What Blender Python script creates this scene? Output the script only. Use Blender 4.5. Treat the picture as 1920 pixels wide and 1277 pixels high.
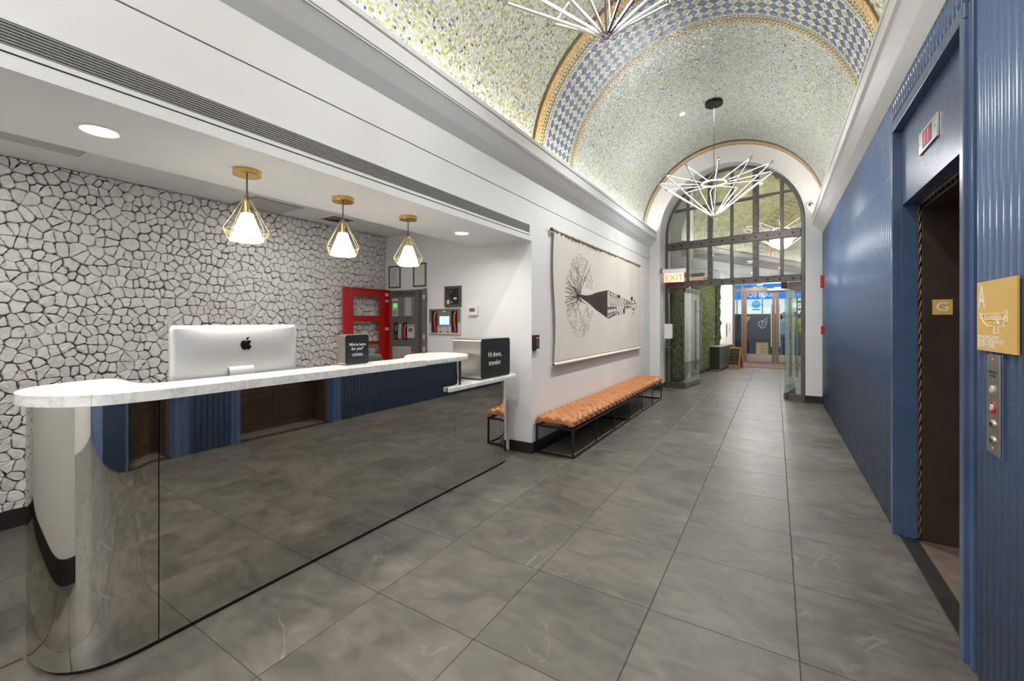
import bpy, bmesh, math, random
import numpy as np
from mathutils import Vector, Matrix, noise
random.seed(7)
PI = math.pi
SC = bpy.context.scene
COL = SC.collection
for o in list(bpy.data.objects):
    bpy.data.objects.remove(o)

# ------------------------------------------------------------------ camera, world, exposure
cam_d = bpy.data.cameras.new('camera')
cam = bpy.data.objects.new('camera', cam_d)
COL.objects.link(cam)
SC.camera = cam
CAM_H = 1.40
YAW = math.atan2(494.0, 798.0)
cam.location = (0, 0, CAM_H)
cam.rotation_euler = (PI / 2, 0, YAW)
cam_d.sensor_width = 36.0
cam_d.lens = 798.0 / 1920.0 * 36.0
cam_d.shift_y = -36.5 / 1920.0
cam_d.clip_start = 0.02
cam_d.clip_end = 200

SC.view_settings.view_transform = 'Standard'
SC.view_settings.look = 'None'
SC.view_settings.gamma = 1.0
SC.view_settings.use_curve_mapping = False
SC.view_settings.exposure = 0.0

world = bpy.data.worlds.new('world')
SC.world = world
world.use_nodes = True
wn = world.node_tree
bg = wn.nodes['Background']
bg.inputs[0].default_value = (0.80, 0.90, 1.0, 1)
bg.inputs[1].default_value = 1.5


def area(name, loc, rot, sx, sy, power, col=(1, 1, 1), spread=PI):
    d = bpy.data.lights.new(name, 'AREA')
    d.shape = 'RECTANGLE'
    d.size = sx
    d.size_y = sy
    d.energy = power
    d.color = col
    d.spread = spread
    o = bpy.data.objects.new(name, d)
    COL.objects.link(o)
    o.location = loc
    o.rotation_euler = rot
    return o


def disk_light(name, loc, r, power, col=(1, 1, 1), spread=PI):
    d = bpy.data.lights.new(name, 'AREA')
    d.shape = 'DISK'
    d.size = r * 2
    d.energy = power
    d.color = col
    d.spread = spread
    o = bpy.data.objects.new(name, d)
    COL.objects.link(o)
    o.location = loc
    return o


def point(name, loc, power, col=(1, 1, 1), r=0.05):
    d = bpy.data.lights.new(name, 'POINT')
    d.energy = power
    d.color = col
    d.shadow_soft_size = r
    o = bpy.data.objects.new(name, d)
    COL.objects.link(o)
    o.location = loc
    return o


XL, XR = -2.19, 0.672          # corridor walls
XC, RV, ZV = -0.78, 1.495, 3.18  # vault axis, radius, spring height
YB = -3.4                      # wall behind the camera
YE = 8.90                      # end wall
XS = -4.46                     # stone wall
YA = 3.93                      # alcove back wall
YP = -0.35                     # near end of the alcove opening

# cove strips hidden behind both cornice lips, shining up along the vault
area('cove_strip_light', (XL + 0.045, 2.75, 3.10), (PI, 0.10, 0), 0.05, 12.0, 92, (1.0, 0.98, 0.93))
area('cove_strip_light', (XR - 0.055, 2.75, 3.10), (PI, -0.10, 0), 0.05, 12.0, 92, (1.0, 0.98, 0.93))
# unseen fill lamps added under the vault beside and behind the camera
for ly in (-2.2, -0.4):
    disk_light('downlight_and_fill', (XC, ly, 4.55), 0.10, 45, (1, 0.98, 0.95))
# light of the two starburst chandeliers, plus added fill without a fitting
def spot(name, loc, power, cone, col=(1, 1, 1), r=0.08, blend=1.0):
    d = bpy.data.lights.new(name, 'SPOT')
    d.energy = power
    d.color = col
    d.spot_size = cone
    d.spot_blend = blend
    d.shadow_soft_size = r
    o = bpy.data.objects.new(name, d)
    COL.objects.link(o)
    o.location = loc
    return o


for ly, lp, sp in ((6.98, 42, 600), (2.235, 14, 240), (-1.9, 30, 900)):  # last position is added fill behind the camera, no chandelier hangs there
    point('chandelier_and_fill', (XC, ly, 3.22), lp, (0.98, 0.99, 1.0), 0.22)
    spot('fill_spot', (XC, ly, 4.58), sp, math.radians(108), (1, 0.985, 0.96), 0.10)  # unseen downward spots added at the crown to lift floor and lower walls
spot('fill_spot', (XC, 4.6, 4.60), 420, math.radians(108), (1, 0.985, 0.96), 0.10)  # unseen spot added between the chandeliers to brighten the bench wall
# alcove downlights, then two unseen fill lamps added to even out the alcove
for ax, ay, ap_ in ((-2.555, 0.644, 11), (-2.565, 3.225, 7)):
    disk_light('downlight_and_fill', (ax, ay, 2.232), 0.055, ap_, (1, 0.96, 0.90), 2.8)
disk_light('downlight_and_fill', (-3.5, 0.2, 2.49), 0.08, 12, (1, 0.96, 0.90))
disk_light('downlight_and_fill', (-3.5, 2.3, 2.49), 0.08, 11, (1, 0.96, 0.90))
# vestibule lamps
for ax, ay in ((-0.55, 12.6), (0.15, 14.6), (-0.6, 15.6)):
    disk_light('vestibule_lamp', (ax, ay, 2.90), 0.10, 55, (1, 0.97, 0.93))
area('moss_wash_light', (-0.6, 10.0, 4.75), (0.35, 0, 0), 1.8, 0.1, 60, (1, 0.92, 0.7))


# ------------------------------------------------------------------ materials
def nm(name):
    m = bpy.data.materials.new(name)
    m.use_nodes = True
    nt = m.node_tree
    return m, nt, nt.nodes['Principled BSDF'], nt.nodes, nt.links


def lin(r, g, b):
    f = lambda c: ((c / 255) / 12.92 if c / 255 <= 0.04045 else ((c / 255 + 0.055) / 1.055) ** 2.4)
    return (f(r), f(g), f(b), 1)


def mat(name, col, rough=0.5, metal=0.0, var=0.0, scale=6.0, bump=0.0, bscale=80.0, emit=None, es=0.0, alpha=None, coat=0.0, spec=None, rvar=0.0):
    m, nt, p, N, L = nm(name)
    p.inputs['Base Color'].default_value = col
    p.inputs['Roughness'].default_value = rough
    p.inputs['Metallic'].default_value = metal
    if spec is not None:
        p.inputs['Specular IOR Level'].default_value = spec
    if coat:
        p.inputs['Coat Weight'].default_value = coat
        p.inputs['Coat Roughness'].default_value = 0.1
    tc = N.new('ShaderNodeTexCoord')
    if var or rvar:
        n = N.new('ShaderNodeTexNoise')
        n.inputs['Scale'].default_value = scale
        n.inputs['Detail'].default_value = 5
        L.new(tc.outputs['Object'], n.inputs['Vector'])
    if var:
        r = N.new('ShaderNodeValToRGB')
        r.color_ramp.elements[0].position = 0.3
        r.color_ramp.elements[1].position = 0.7
        r.color_ramp.elements[0].color = tuple(c * (1 - var) for c in col[:3]) + (1,)
        r.color_ramp.elements[1].color = tuple(min(1, c * (1 + var)) for c in col[:3]) + (1,)
        L.new(n.outputs['Fac'], r.inputs['Fac'])
        L.new(r.outputs['Color'], p.inputs['Base Color'])
    if rvar:
        mr = N.new('ShaderNodeMapRange')
        mr.inputs['To Min'].default_value = max(0, rough - rvar)
        mr.inputs['To Max'].default_value = rough + rvar
        L.new(n.outputs['Fac'], mr.inputs['Value'])
        L.new(mr.outputs['Result'], p.inputs['Roughness'])
    if bump:
        n2 = N.new('ShaderNodeTexNoise')
        n2.inputs['Scale'].default_value = bscale
        n2.inputs['Detail'].default_value = 4
        L.new(tc.outputs['Object'], n2.inputs['Vector'])
        b = N.new('ShaderNodeBump')
        b.inputs['Strength'].default_value = bump
        b.inputs['Distance'].default_value = 0.01
        L.new(n2.outputs['Fac'], b.inputs['Height'])
        L.new(b.outputs['Normal'], p.inputs['Normal'])
    if emit is not None:
        p.inputs['Emission Color'].default_value = emit
        p.inputs['Emission Strength'].default_value = es
    return m


M = {}
M['wall'] = mat('white_wall_paint', (0.755, 0.755, 0.75, 1), 0.45, var=0.015, scale=1.5)
M['cornice'] = mat('cornice_paint', (0.76, 0.76, 0.755, 1), 0.4)
M['groove'] = mat('dark_joint', (0.04, 0.04, 0.04, 1), 0.8)
M['base'] = mat('black_baseboard_tile', (0.022, 0.021, 0.02, 1), 0.35, var=0.3, scale=8)
M['grout'] = mat('floor_grout', (0.035, 0.034, 0.032, 1), 0.9)
M['blue'] = mat('blue_panel_paint', (0.082, 0.130, 0.240, 1), 0.27, var=0.10, scale=1.2, rvar=0.04)
M['bluetrim'] = mat('blue_trim_paint', (0.060, 0.098, 0.190, 1), 0.26, var=0.15, scale=3, bump=0.05, bscale=60)
M['brown'] = mat('bronze_steel', (0.060, 0.040, 0.027, 1), 0.38, 0.30, var=0.25, scale=4, bump=0.03, bscale=30)
M['rope'] = mat('aged_bronze_rope', (0.16, 0.12, 0.08, 1), 0.35, 0.8, var=0.4, scale=40)
M['gold'] = mat('gold_sign_plate', (0.74, 0.47, 0.13, 1), 0.45, 0.0)
M['steel'] = mat('brushed_steel', (0.50, 0.48, 0.45, 1), 0.28, 0.95, var=0.05, scale=30)
M['darksteel'] = mat('blackened_frame_steel', (0.14, 0.125, 0.12, 1), 0.42, 0.55, var=0.1, scale=10)
M['railbrown'] = mat('bronze_rail', (0.16, 0.125, 0.11, 1), 0.4, 0.6)
M['black'] = mat('black_paint', (0.012, 0.012, 0.012, 1), 0.4)
M['blackmetal'] = mat('black_powder_coat', (0.012, 0.012, 0.013, 1), 0.45, 0.3)
M['signblack'] = mat('matt_black_acrylic', (0.022, 0.022, 0.025, 1), 0.35)
M['white'] = mat('white_plastic', (0.75, 0.75, 0.73, 1), 0.35)
M['letter'] = mat('white_print', (0.85, 0.85, 0.85, 1), 0.5)
M['grille'] = mat('grille_aluminium', (0.34, 0.34, 0.31, 1), 0.45, 0.3)
M['mirror'] = mat('mirror_polished_steel', (0.65, 0.63, 0.585, 1), 0.03, 1.0)
M['brass'] = mat('polished_brass', (0.72, 0.47, 0.14, 1), 0.25, 0.9)
M['brassdark'] = mat('antique_brass_rod', (0.20, 0.15, 0.09, 1), 0.4, 0.7)
M['brasswire'] = mat('pale_brass_wire', (0.72, 0.58, 0.33, 1), 0.35, 0.6)
M['shade'] = mat('lit_glass_shade', (0.95, 0.93, 0.88, 1), 0.5, emit=(1.0, 0.95, 0.86, 1), es=5.0)
M['lamp'] = mat('lit_downlight_lens', (1, 1, 1, 1), 0.5, emit=(1.0, 0.96, 0.9, 1), es=14.0)
M['tube'] = mat('lit_led_tube', (1, 1, 1, 1), 0.5, emit=(0.94, 0.97, 1.0, 1), es=3.2)
M['red'] = mat('red_enamel', (0.55, 0.010, 0.008, 1), 0.3, coat=0.3)
M['redplastic'] = mat('red_handset_plastic', (0.75, 0.05, 0.02, 1), 0.35)
M['grey'] = mat('grey_enamel', (0.115, 0.115, 0.10, 1), 0.45)
M['greydark'] = mat('dark_grey_enamel', (0.07, 0.07, 0.065, 1), 0.45)
M['greymid'] = mat('mid_grey_enamel', (0.17, 0.17, 0.16, 1), 0.45)
M['lightgrey'] = mat('light_grey_plastic', (0.50, 0.50, 0.48, 1), 0.4)
M['screen'] = mat('lit_screen', (0.5, 0.7, 0.8, 1), 0.3, emit=(0.62, 0.80, 0.92, 1), es=0.75)
M['greenlcd'] = mat('lit_green_display', (0.1, 0.7, 0.1, 1), 0.3, emit=(0.13, 0.75, 0.04, 1), es=0.8)
M['greylcd'] = mat('grey_display', (0.12, 0.13, 0.11, 1), 0.3)
M['redled'] = mat('lit_red_digits', (0.8, 0.02, 0.02, 1), 0.4, emit=(1.0, 0.02, 0.05, 1), es=2.5)
M['orangeled'] = mat('lit_orange_letters', (1, 0.3, 0.02, 1), 0.4, emit=(1.0, 0.20, 0.01, 1), es=0.95)
M['exitface'] = mat('lit_exit_face', (1, 0.8, 0.75, 1), 0.4, emit=(1.0, 0.66, 0.55, 1), es=0.80)
M['exitred'] = mat('lit_red_edge', (1, 0.05, 0.05, 1), 0.4, emit=(1.0, 0.03, 0.04, 1), es=3.0)
M['paper'] = mat('printed_paper', (0.62, 0.61, 0.57, 1), 0.6)
M['ink'] = mat('grey_ink', (0.22, 0.22, 0.21, 1), 0.6)
M['frame'] = mat('pewter_frame', (0.16, 0.155, 0.14, 1), 0.35, 0.5)
M['aluminium'] = mat('anodised_aluminium', (0.60, 0.60, 0.60, 1), 0.33, 0.55)
M['logo'] = mat('glossy_black_logo', (0.01, 0.01, 0.01, 1), 0.15)
M['cloth'] = mat('natural_canvas', (0.70, 0.65, 0.575, 1), 0.85, var=0.03, scale=2, bump=0.15, bscale=400)
M['clothedge'] = mat('gathered_canvas', (0.42, 0.39, 0.32, 1), 0.85, var=0.1, scale=20, bump=0.2, bscale=100)
M['inkbrown'] = mat('brown_black_print', (0.035, 0.02, 0.018, 1), 0.8, var=0.6, scale=14)
M['inkgrey'] = mat('faded_grey_print', (0.42, 0.40, 0.35, 1), 0.85)
M['inktwig'] = mat('grey_brown_print', (0.20, 0.18, 0.15, 1), 0.85)
M['leather'] = mat('tan_leather', (0.40, 0.150, 0.048, 1), 0.24, var=0.22, scale=7, bump=0.12, bscale=120, rvar=0.06)
M['wood'] = mat('oiled_wood', (0.36, 0.16, 0.05, 1), 0.45, var=0.2, scale=12)
M['chalk'] = mat('dark_chalkboard', (0.03, 0.028, 0.018, 1), 0.6)
M['heater'] = mat('dark_green_grey_enamel', (0.035, 0.045, 0.040, 1), 0.35)
M['heatertop'] = mat('grey_top_enamel', (0.16, 0.17, 0.16, 1), 0.4)
M['bronze'] = mat('bronze_door_frame', (0.15, 0.10, 0.07, 1), 0.4, 0.35)
M['moss'] = mat('preserved_moss', (0.050, 0.066, 0.010, 1), 0.9, var=0.95, scale=28, bump=1.0, bscale=60)
M['mossdark'] = mat('dark_ivy', (0.02, 0.035, 0.008, 1), 0.9, var=0.8, scale=30, bump=1.0, bscale=60)
M['mossy'] = mat('yellow_moss', (0.30, 0.27, 0.045, 1), 0.9, var=0.6, scale=9, bump=1.0, bscale=40)
M['plywood'] = mat('plywood', (0.42, 0.27, 0.14, 1), 0.6, var=0.1, scale=10)
M['mat'] = mat('brown_door_mat', (0.10, 0.05, 0.04, 1), 0.9, var=0.2, scale=60)
M['pavement'] = mat('pavement', (0.30, 0.28, 0.26, 1), 0.85, var=0.2, scale=3)
M['signblue'] = mat('lit_blue_sign', (0.01, 0.12, 0.5, 1), 0.4, emit=(0.01, 0.16, 0.60, 1), es=0.9)
M['signcyan'] = mat('cyan_disc', (0.02, 0.35, 0.75, 1), 0.4, emit=(0.02, 0.35, 0.75, 1), es=0.5)
M['shopwhite'] = mat('white_shop_interior', (0.8, 0.82, 0.82, 1), 0.6, emit=(0.85, 0.92, 0.95, 1), es=0.7)
M['shopdark'] = mat('blue_black_hoarding', (0.004, 0.014, 0.038, 1), 0.6, var=0.4, scale=3)
M['orange'] = mat('orange_paint', (0.75, 0.16, 0.06, 1), 0.5)
M['skin'] = mat('skin', (0.50, 0.30, 0.21, 1), 0.5)
M['hair'] = mat('dark_hair', (0.03, 0.02, 0.015, 1), 0.6)
M['jacketblue'] = mat('light_blue_jacket', (0.16, 0.36, 0.52, 1), 0.8)
M['jacketyellow'] = mat('yellow_green_jacket', (0.42, 0.50, 0.05, 1), 0.8)
M['jeans'] = mat('denim', (0.07, 0.13, 0.25, 1), 0.85)
M['trousers'] = mat('dark_trousers', (0.03, 0.035, 0.04, 1), 0.85)
M['shoe'] = mat('dark_shoe', (0.02, 0.02, 0.02, 1), 0.5)
M['mesh'] = mat('grey_mesh_fabric', (0.18, 0.18, 0.16, 1), 0.8, var=0.15, scale=80)
M['ceilingpanel'] = mat('grey_access_panel', (0.48, 0.47, 0.43, 1), 0.7, var=0.06, scale=14)
M['cabfloor'] = mat('saddle_tile', (0.13, 0.095, 0.075, 1), 0.4, var=0.25, scale=20)


def glass(name, tint=(1, 1, 1, 1), refl=0.10, rough=0.0):
    m, nt, p, N, L = nm(name)
    N.remove(p)
    out = N['Material Output']
    t = N.new('ShaderNodeBsdfTransparent')
    t.inputs[0].default_value = tint
    g = N.new('ShaderNodeBsdfGlossy')
    g.inputs['Roughness'].default_value = rough
    g.inputs['Color'].default_value = (0.9, 0.9, 0.9, 1)
    fr = N.new('ShaderNodeFresnel')
    fr.inputs['IOR'].default_value = 1.5
    ad = N.new('ShaderNodeMath')
    ad.operation = 'MULTIPLY_ADD'
    ad.inputs[1].default_value = 0.7
    ad.inputs[2].default_value = refl
    ad.use_clamp = True
    L.new(fr.outputs[0], ad.inputs[0])
    mx = N.new('ShaderNodeMixShader')
    L.new(ad.outputs[0], mx.inputs[0])
    L.new(t.outputs[0], mx.inputs[1])
    L.new(g.outputs[0], mx.inputs[2])
    L.new(mx.outputs[0], out.inputs['Surface'])
    return m


M['glass'] = glass('clear_door_glass', (0.86, 0.92, 0.88, 1), 0.01)
M['transom'] = glass('transom_glass', (0.86, 0.88, 0.84, 1), 0.33)


def floor_mat():
    m, nt, p, N, L = nm('slate_porcelain_tile')
    tc = N.new('ShaderNodeTexCoord')
    oi = N.new('ShaderNodeObjectInfo')
    mul = N.new('ShaderNodeMath'); mul.operation = 'MULTIPLY'; mul.inputs[1].default_value = 37.0
    L.new(oi.outputs['Random'], mul.inputs[0])
    add = N.new('ShaderNodeVectorMath'); add.operation = 'ADD'
    L.new(tc.outputs['Object'], add.inputs[0])
    L.new(mul.outputs[0], add.inputs[1])
    n1 = N.new('ShaderNodeTexNoise'); n1.inputs['Scale'].default_value = 3.2; n1.inputs['Detail'].default_value = 9; n1.inputs['Roughness'].default_value = 0.62; n1.inputs['Distortion'].default_value = 0.9
    L.new(add.outputs[0], n1.inputs['Vector'])
    mp = N.new('ShaderNodeMapping'); mp.inputs['Scale'].default_value = (2.4, 5.0, 1.0); mp.inputs['Rotation'].default_value = (0, 0, 0.5)
    L.new(add.outputs[0], mp.inputs['Vector'])
    n2 = N.new('ShaderNodeTexNoise'); n2.inputs['Scale'].default_value = 1.6; n2.inputs['Detail'].default_value = 7; n2.inputs['Distortion'].default_value = 1.4
    L.new(mp.outputs[0], n2.inputs['Vector'])
    mixf = N.new('ShaderNodeMath'); mixf.operation = 'ADD'
    L.new(n1.outputs['Fac'], mixf.inputs[0]); L.new(n2.outputs['Fac'], mixf.inputs[1])
    r = N.new('ShaderNodeValToRGB')
    e = r.color_ramp.elements
    e[0].position = 0.37; e[0].color = (0.066, 0.062, 0.053, 1)
    e[1].position = 0.65; e[1].color = (0.130, 0.118, 0.097, 1)
    half = N.new('ShaderNodeMath'); half.operation = 'MULTIPLY'; half.inputs[1].default_value = 0.5
    L.new(mixf.outputs[0], half.inputs[0])
    L.new(half.outputs[0], r.inputs['Fac'])
    # thin pale veins
    n3 = N.new('ShaderNodeTexNoise'); n3.inputs['Scale'].default_value = 1.3; n3.inputs['Detail'].default_value = 8; n3.inputs['Distortion'].default_value = 0.6
    L.new(add.outputs[0], n3.inputs['Vector'])
    s = N.new('ShaderNodeMath'); s.operation = 'SUBTRACT'; s.inputs[1].default_value = 0.5
    L.new(n3.outputs['Fac'], s.inputs[0])
    ab = N.new('ShaderNodeMath'); ab.operation = 'ABSOLUTE'; L.new(s.outputs[0], ab.inputs[0])
    lt = N.new('ShaderNodeMapRange'); lt.inputs['From Min'].default_value = 0.0; lt.inputs['From Max'].default_value = 0.006; lt.inputs['To Min'].default_value = 1.0; lt.inputs['To Max'].default_value = 0.0
    L.new(ab.outputs[0], lt.inputs['Value'])
    n4 = N.new('ShaderNodeTexNoise'); n4.inputs['Scale'].default_value = 2.6; L.new(add.outputs[0], n4.inputs['Vector'])
    g4 = N.new('ShaderNodeMapRange'); g4.inputs['From Min'].default_value = 0.52; g4.inputs['From Max'].default_value = 0.66
    L.new(n4.outputs['Fac'], g4.inputs['Value'])
    vm = N.new('ShaderNodeMath'); vm.operation = 'MULTIPLY'
    L.new(lt.outputs[0], vm.inputs[0]); L.new(g4.outputs[0], vm.inputs[1])
    vm2 = N.new('ShaderNodeMath'); vm2.operation = 'MULTIPLY'; vm2.inputs[1].default_value = 0.5
    L.new(vm.outputs[0], vm2.inputs[0])
    mx = N.new('ShaderNodeMix'); mx.data_type = 'RGBA'
    L.new(vm2.outputs[0], mx.inputs['Factor'])
    L.new(r.outputs['Color'], mx.inputs['A'])
    mx.inputs['B'].default_value = (0.24, 0.235, 0.21, 1)
    hs = N.new('ShaderNodeHueSaturation')
    vr = N.new('ShaderNodeMapRange'); vr.inputs['To Min'].default_value = 0.9; vr.inputs['To Max'].default_value = 1.10
    L.new(oi.outputs['Random'], vr.inputs['Value'])
    L.new(vr.outputs[0], hs.inputs['Value'])
    L.new(mx.outputs['Result'], hs.inputs['Color'])
    L.new(hs.outputs[0], p.inputs['Base Color'])
    rr = N.new('ShaderNodeMapRange'); rr.inputs['To Min'].default_value = 0.30; rr.inputs['To Max'].default_value = 0.52
    L.new(n1.outputs['Fac'], rr.inputs['Value'])
    L.new(rr.outputs[0], p.inputs['Roughness'])
    b = N.new('ShaderNodeBump'); b.inputs['Strength'].default_value = 0.10; b.inputs['Distance'].default_value = 0.01
    L.new(n2.outputs['Fac'], b.inputs['Height'])
    L.new(b.outputs[0], p.inputs['Normal'])
    return m


M['floor'] = floor_mat()


def marble_mat():
    m, nt, p, N, L = nm('white_veined_marble')
    tc = N.new('ShaderNodeTexCoord')
    mp = N.new('ShaderNodeMapping'); mp.inputs['Rotation'].default_value = (0.2, 0.3, 0.7); mp.inputs['Scale'].default_value = (1.5, 4.0, 3.0)
    L.new(tc.outputs['Object'], mp.inputs['Vector'])
    n = N.new('ShaderNodeTexNoise'); n.inputs['Scale'].default_value = 2.4; n.inputs['Detail'].default_value = 8; n.inputs['Distortion'].default_value = 1.2
    L.new(mp.outputs[0], n.inputs['Vector'])
    s = N.new('ShaderNodeMath'); s.operation = 'SUBTRACT'; s.inputs[1].default_value = 0.5; L.new(n.outputs['Fac'], s.inputs[0])
    a = N.new('ShaderNodeMath'); a.operation = 'ABSOLUTE'; L.new(s.outputs[0], a.inputs[0])
    r = N.new('ShaderNodeValToRGB')
    e = r.color_ramp.elements
    e[0].position = 0.0; e[0].color = (0.58, 0.58, 0.57, 1)
    e[1].position = 0.10; e[1].color = (0.78, 0.775, 0.75, 1)
    e2 = r.color_ramp.elements.new(0.02); e2.color = (0.69, 0.685, 0.665, 1)
    L.new(a.outputs[0], r.inputs['Fac'])
    L.new(r.outputs[0], p.inputs['Base Color'])
    p.inputs['Roughness'].default_value = 0.22
    return m


M['marble'] = marble_mat()


def stone_mat():
    m, nt, p, N, L = nm('white_painted_rough_stone')
    tc = N.new('ShaderNodeTexCoord')
    n = N.new('ShaderNodeTexNoise'); n.inputs['Scale'].default_value = 22; n.inputs['Detail'].default_value = 8; n.inputs['Roughness'].default_value = 0.65
    L.new(tc.outputs['Object'], n.inputs['Vector'])
    r = N.new('ShaderNodeValToRGB')
    e = r.color_ramp.elements
    e[0].position = 0.25; e[0].color = (0.56, 0.55, 0.52, 1)
    e[1].position = 0.50; e[1].color = (0.76, 0.75, 0.72, 1)
    L.new(n.outputs['Fac'], r.inputs['Fac'])
    L.new(r.outputs[0], p.inputs['Base Color'])
    p.inputs['Roughness'].default_value = 0.6
    b = N.new('ShaderNodeBump'); b.inputs['Strength'].default_value = 0.8; b.inputs['Distance'].default_value = 0.014
    L.new(n.outputs['Fac'], b.inputs['Height'])
    L.new(b.outputs[0], p.inputs['Normal'])
    return m


M['stone'] = stone_mat()
M['stonegap'] = mat('stone_joint_shade', (0.17, 0.155, 0.13, 1), 0.9, var=0.5, scale=20)  # gaps are whitish; the shade inside them is painted into this colour


def mosaic_mat():
    m, nt, p, N, L = nm('glazed_mosaic_tesserae')
    a = N.new('ShaderNodeAttribute'); a.attribute_name = 'tessera'
    L.new(a.outputs['Color'], p.inputs['Base Color'])
    p.inputs['Roughness'].default_value = 0.28
    return m


M['mosaic'] = mosaic_mat()
M['mosaicgrout'] = mat('mosaic_grout', (0.52, 0.50, 0.43, 1), 0.8)


# ------------------------------------------------------------------ mesh builder
class G:
    def __init__(s):
        s.v = []
        s.f = []
        s.mi = []
        s.cur = 0

    def add(s, vs, fs):
        n = len(s.v)
        s.v += [tuple(v) for v in vs]
        for f in fs:
            s.f.append(tuple(i + n for i in f))
            s.mi.append(s.cur)
        return s

    def box(s, x0, x1, y0, y1, z0, z1):
        if x0 > x1: x0, x1 = x1, x0
        if y0 > y1: y0, y1 = y1, y0
        if z0 > z1: z0, z1 = z1, z0
        return s.add([(x0, y0, z0), (x1, y0, z0), (x1, y1, z0), (x0, y1, z0), (x0, y0, z1), (x1, y0, z1), (x1, y1, z1), (x0, y1, z1)],
                     [(3, 2, 1, 0), (4, 5, 6, 7), (0, 1, 5, 4), (1, 2, 6, 5), (2, 3, 7, 6), (3, 0, 4, 7)])

    def obox(s, c, ux, uy, uz, hx, hy, hz):
        c, ux, uy, uz = Vector(c), Vector(ux).normalized(), Vector(uy).normalized(), Vector(uz).normalized()
        vs = []
        for sz in (-1, 1):
            for sx, sy in ((-1, -1), (1, -1), (1, 1), (-1, 1)):
                vs.append(c + ux * hx * sx + uy * hy * sy + uz * hz * sz)
        return s.add(vs, [(3, 2, 1, 0), (4, 5, 6, 7), (0, 1, 5, 4), (1, 2, 6, 5), (2, 3, 7, 6), (3, 0, 4, 7)])

    def cyl(s, p0, p1, r0, r1=None, n=12, caps=True):
        if r1 is None: r1 = r0
        p0, p1 = Vector(p0), Vector(p1)
        d = (p1 - p0).normalized()
        a = d.orthogonal().normalized()
        b = d.cross(a)
        vs = []
        for p, r in ((p0, r0), (p1, r1)):
            for i in range(n):
                t = 2 * PI * i / n
                vs.append(p + a * math.cos(t) * r + b * math.sin(t) * r)
        fs = [(i, (i + 1) % n, n + (i + 1) % n, n + i) for i in range(n)]
        if caps:
            fs += [tuple(reversed(range(n))), tuple(range(n, 2 * n))]
        return s.add(vs, fs)

    def tube(s, pts, r, n=8, closed=False):
        pts = [Vector(p) for p in pts]
        k = len(pts)
        vs, fs = [], []
        up = None
        for i, p in enumerate(pts):
            if closed:
                d = (pts[(i + 1) % k] - pts[i - 1]).normalized()
            else:
                d = (pts[min(i + 1, k - 1)] - pts[max(i - 1, 0)]).normalized()
            if up is None or abs(up.dot(d)) > 0.99:
                up = d.orthogonal().normalized()
            a = (up - d * up.dot(d)).normalized()
            up = a
            b = d.cross(a)
            rr = r[i] if isinstance(r, (list, tuple)) else r
            for j in range(n):
                t = 2 * PI * j / n
                vs.append(p + a * math.cos(t) * rr + b * math.sin(t) * rr)
        m = k if closed else k - 1
        for i in range(m):
            for j in range(n):
                a0 = i * n + j
                a1 = i * n + (j + 1) % n
                b0 = ((i + 1) % k) * n + j
                b1 = ((i + 1) % k) * n + (j + 1) % n
                fs.append((a0, a1, b1, b0))
        if not closed:
            fs += [tuple(reversed(range(n))), tuple(range((k - 1) * n, k * n))]
        return s.add(vs, fs)

    def lathe(s, prof, c, n=24, axis='z'):
        vs, fs = [], []
        c = Vector(c)
        for r, z in prof:
            for i in range(n):
                t = 2 * PI * i / n
                x, y = math.cos(t) * r, math.sin(t) * r
                if axis == 'z': q = Vector((x, y, z))
                elif axis == 'x': q = Vector((z, x, y))
                else: q = Vector((x, z, y))
                vs.append(c + q)
        for k in range(len(prof) - 1):
            for i in range(n):
                fs.append((k * n + i, k * n + (i + 1) % n, (k + 1) * n + (i + 1) % n, (k + 1) * n + i))
        fs.append(tuple(reversed(range(n))))
        fs.append(tuple(range((len(prof) - 1) * n, len(prof) * n)))
        return s.add(vs, fs)

    def prism(s, poly, a, b, axis='z'):
        """poly: 2-D ring; axis z -> (x,y); axis y -> (x,z); axis x -> (y,z)"""
        n = len(poly)
        def pt(p, t):
            return (p[0], p[1], t) if axis == 'z' else ((p[0], t, p[1]) if axis == 'y' else (t, p[0], p[1]))
        vs = [pt(p, a) for p in poly] + [pt(p, b) for p in poly]
        fs = [tuple(reversed(range(n))), tuple(range(n, 2 * n))] + [(i, (i + 1) % n, n + (i + 1) % n, n + i) for i in range(n)]
        return s.add(vs, fs)

    def strip(s, A, B, closed=False):
        n = len(A)
        m = n if closed else n - 1
        return s.add(list(A) + list(B), [(i, (i + 1) % n, n + (i + 1) % n, n + i) for i in range(m)])

    def sphere(s, c, r, n=12, m=8, sz=1.0):
        vs, fs = [], []
        for i in range(m + 1):
            ph = PI * i / m
            for j in range(n):
                t = 2 * PI * j / n
                vs.append((c[0] + r * math.sin(ph) * math.cos(t), c[1] + r * math.sin(ph) * math.sin(t), c[2] + r * sz * math.cos(ph)))
        for i in range(m):
            for j in range(n):
                fs.append((i * n + j, (i + 1) * n + j, (i + 1) * n + (j + 1) % n, i * n + (j + 1) % n))
        return s.add(vs, fs)

    def xf(s, mtx):
        s.v = [tuple(mtx @ Vector(v)) for v in s.v]
        return s

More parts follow.
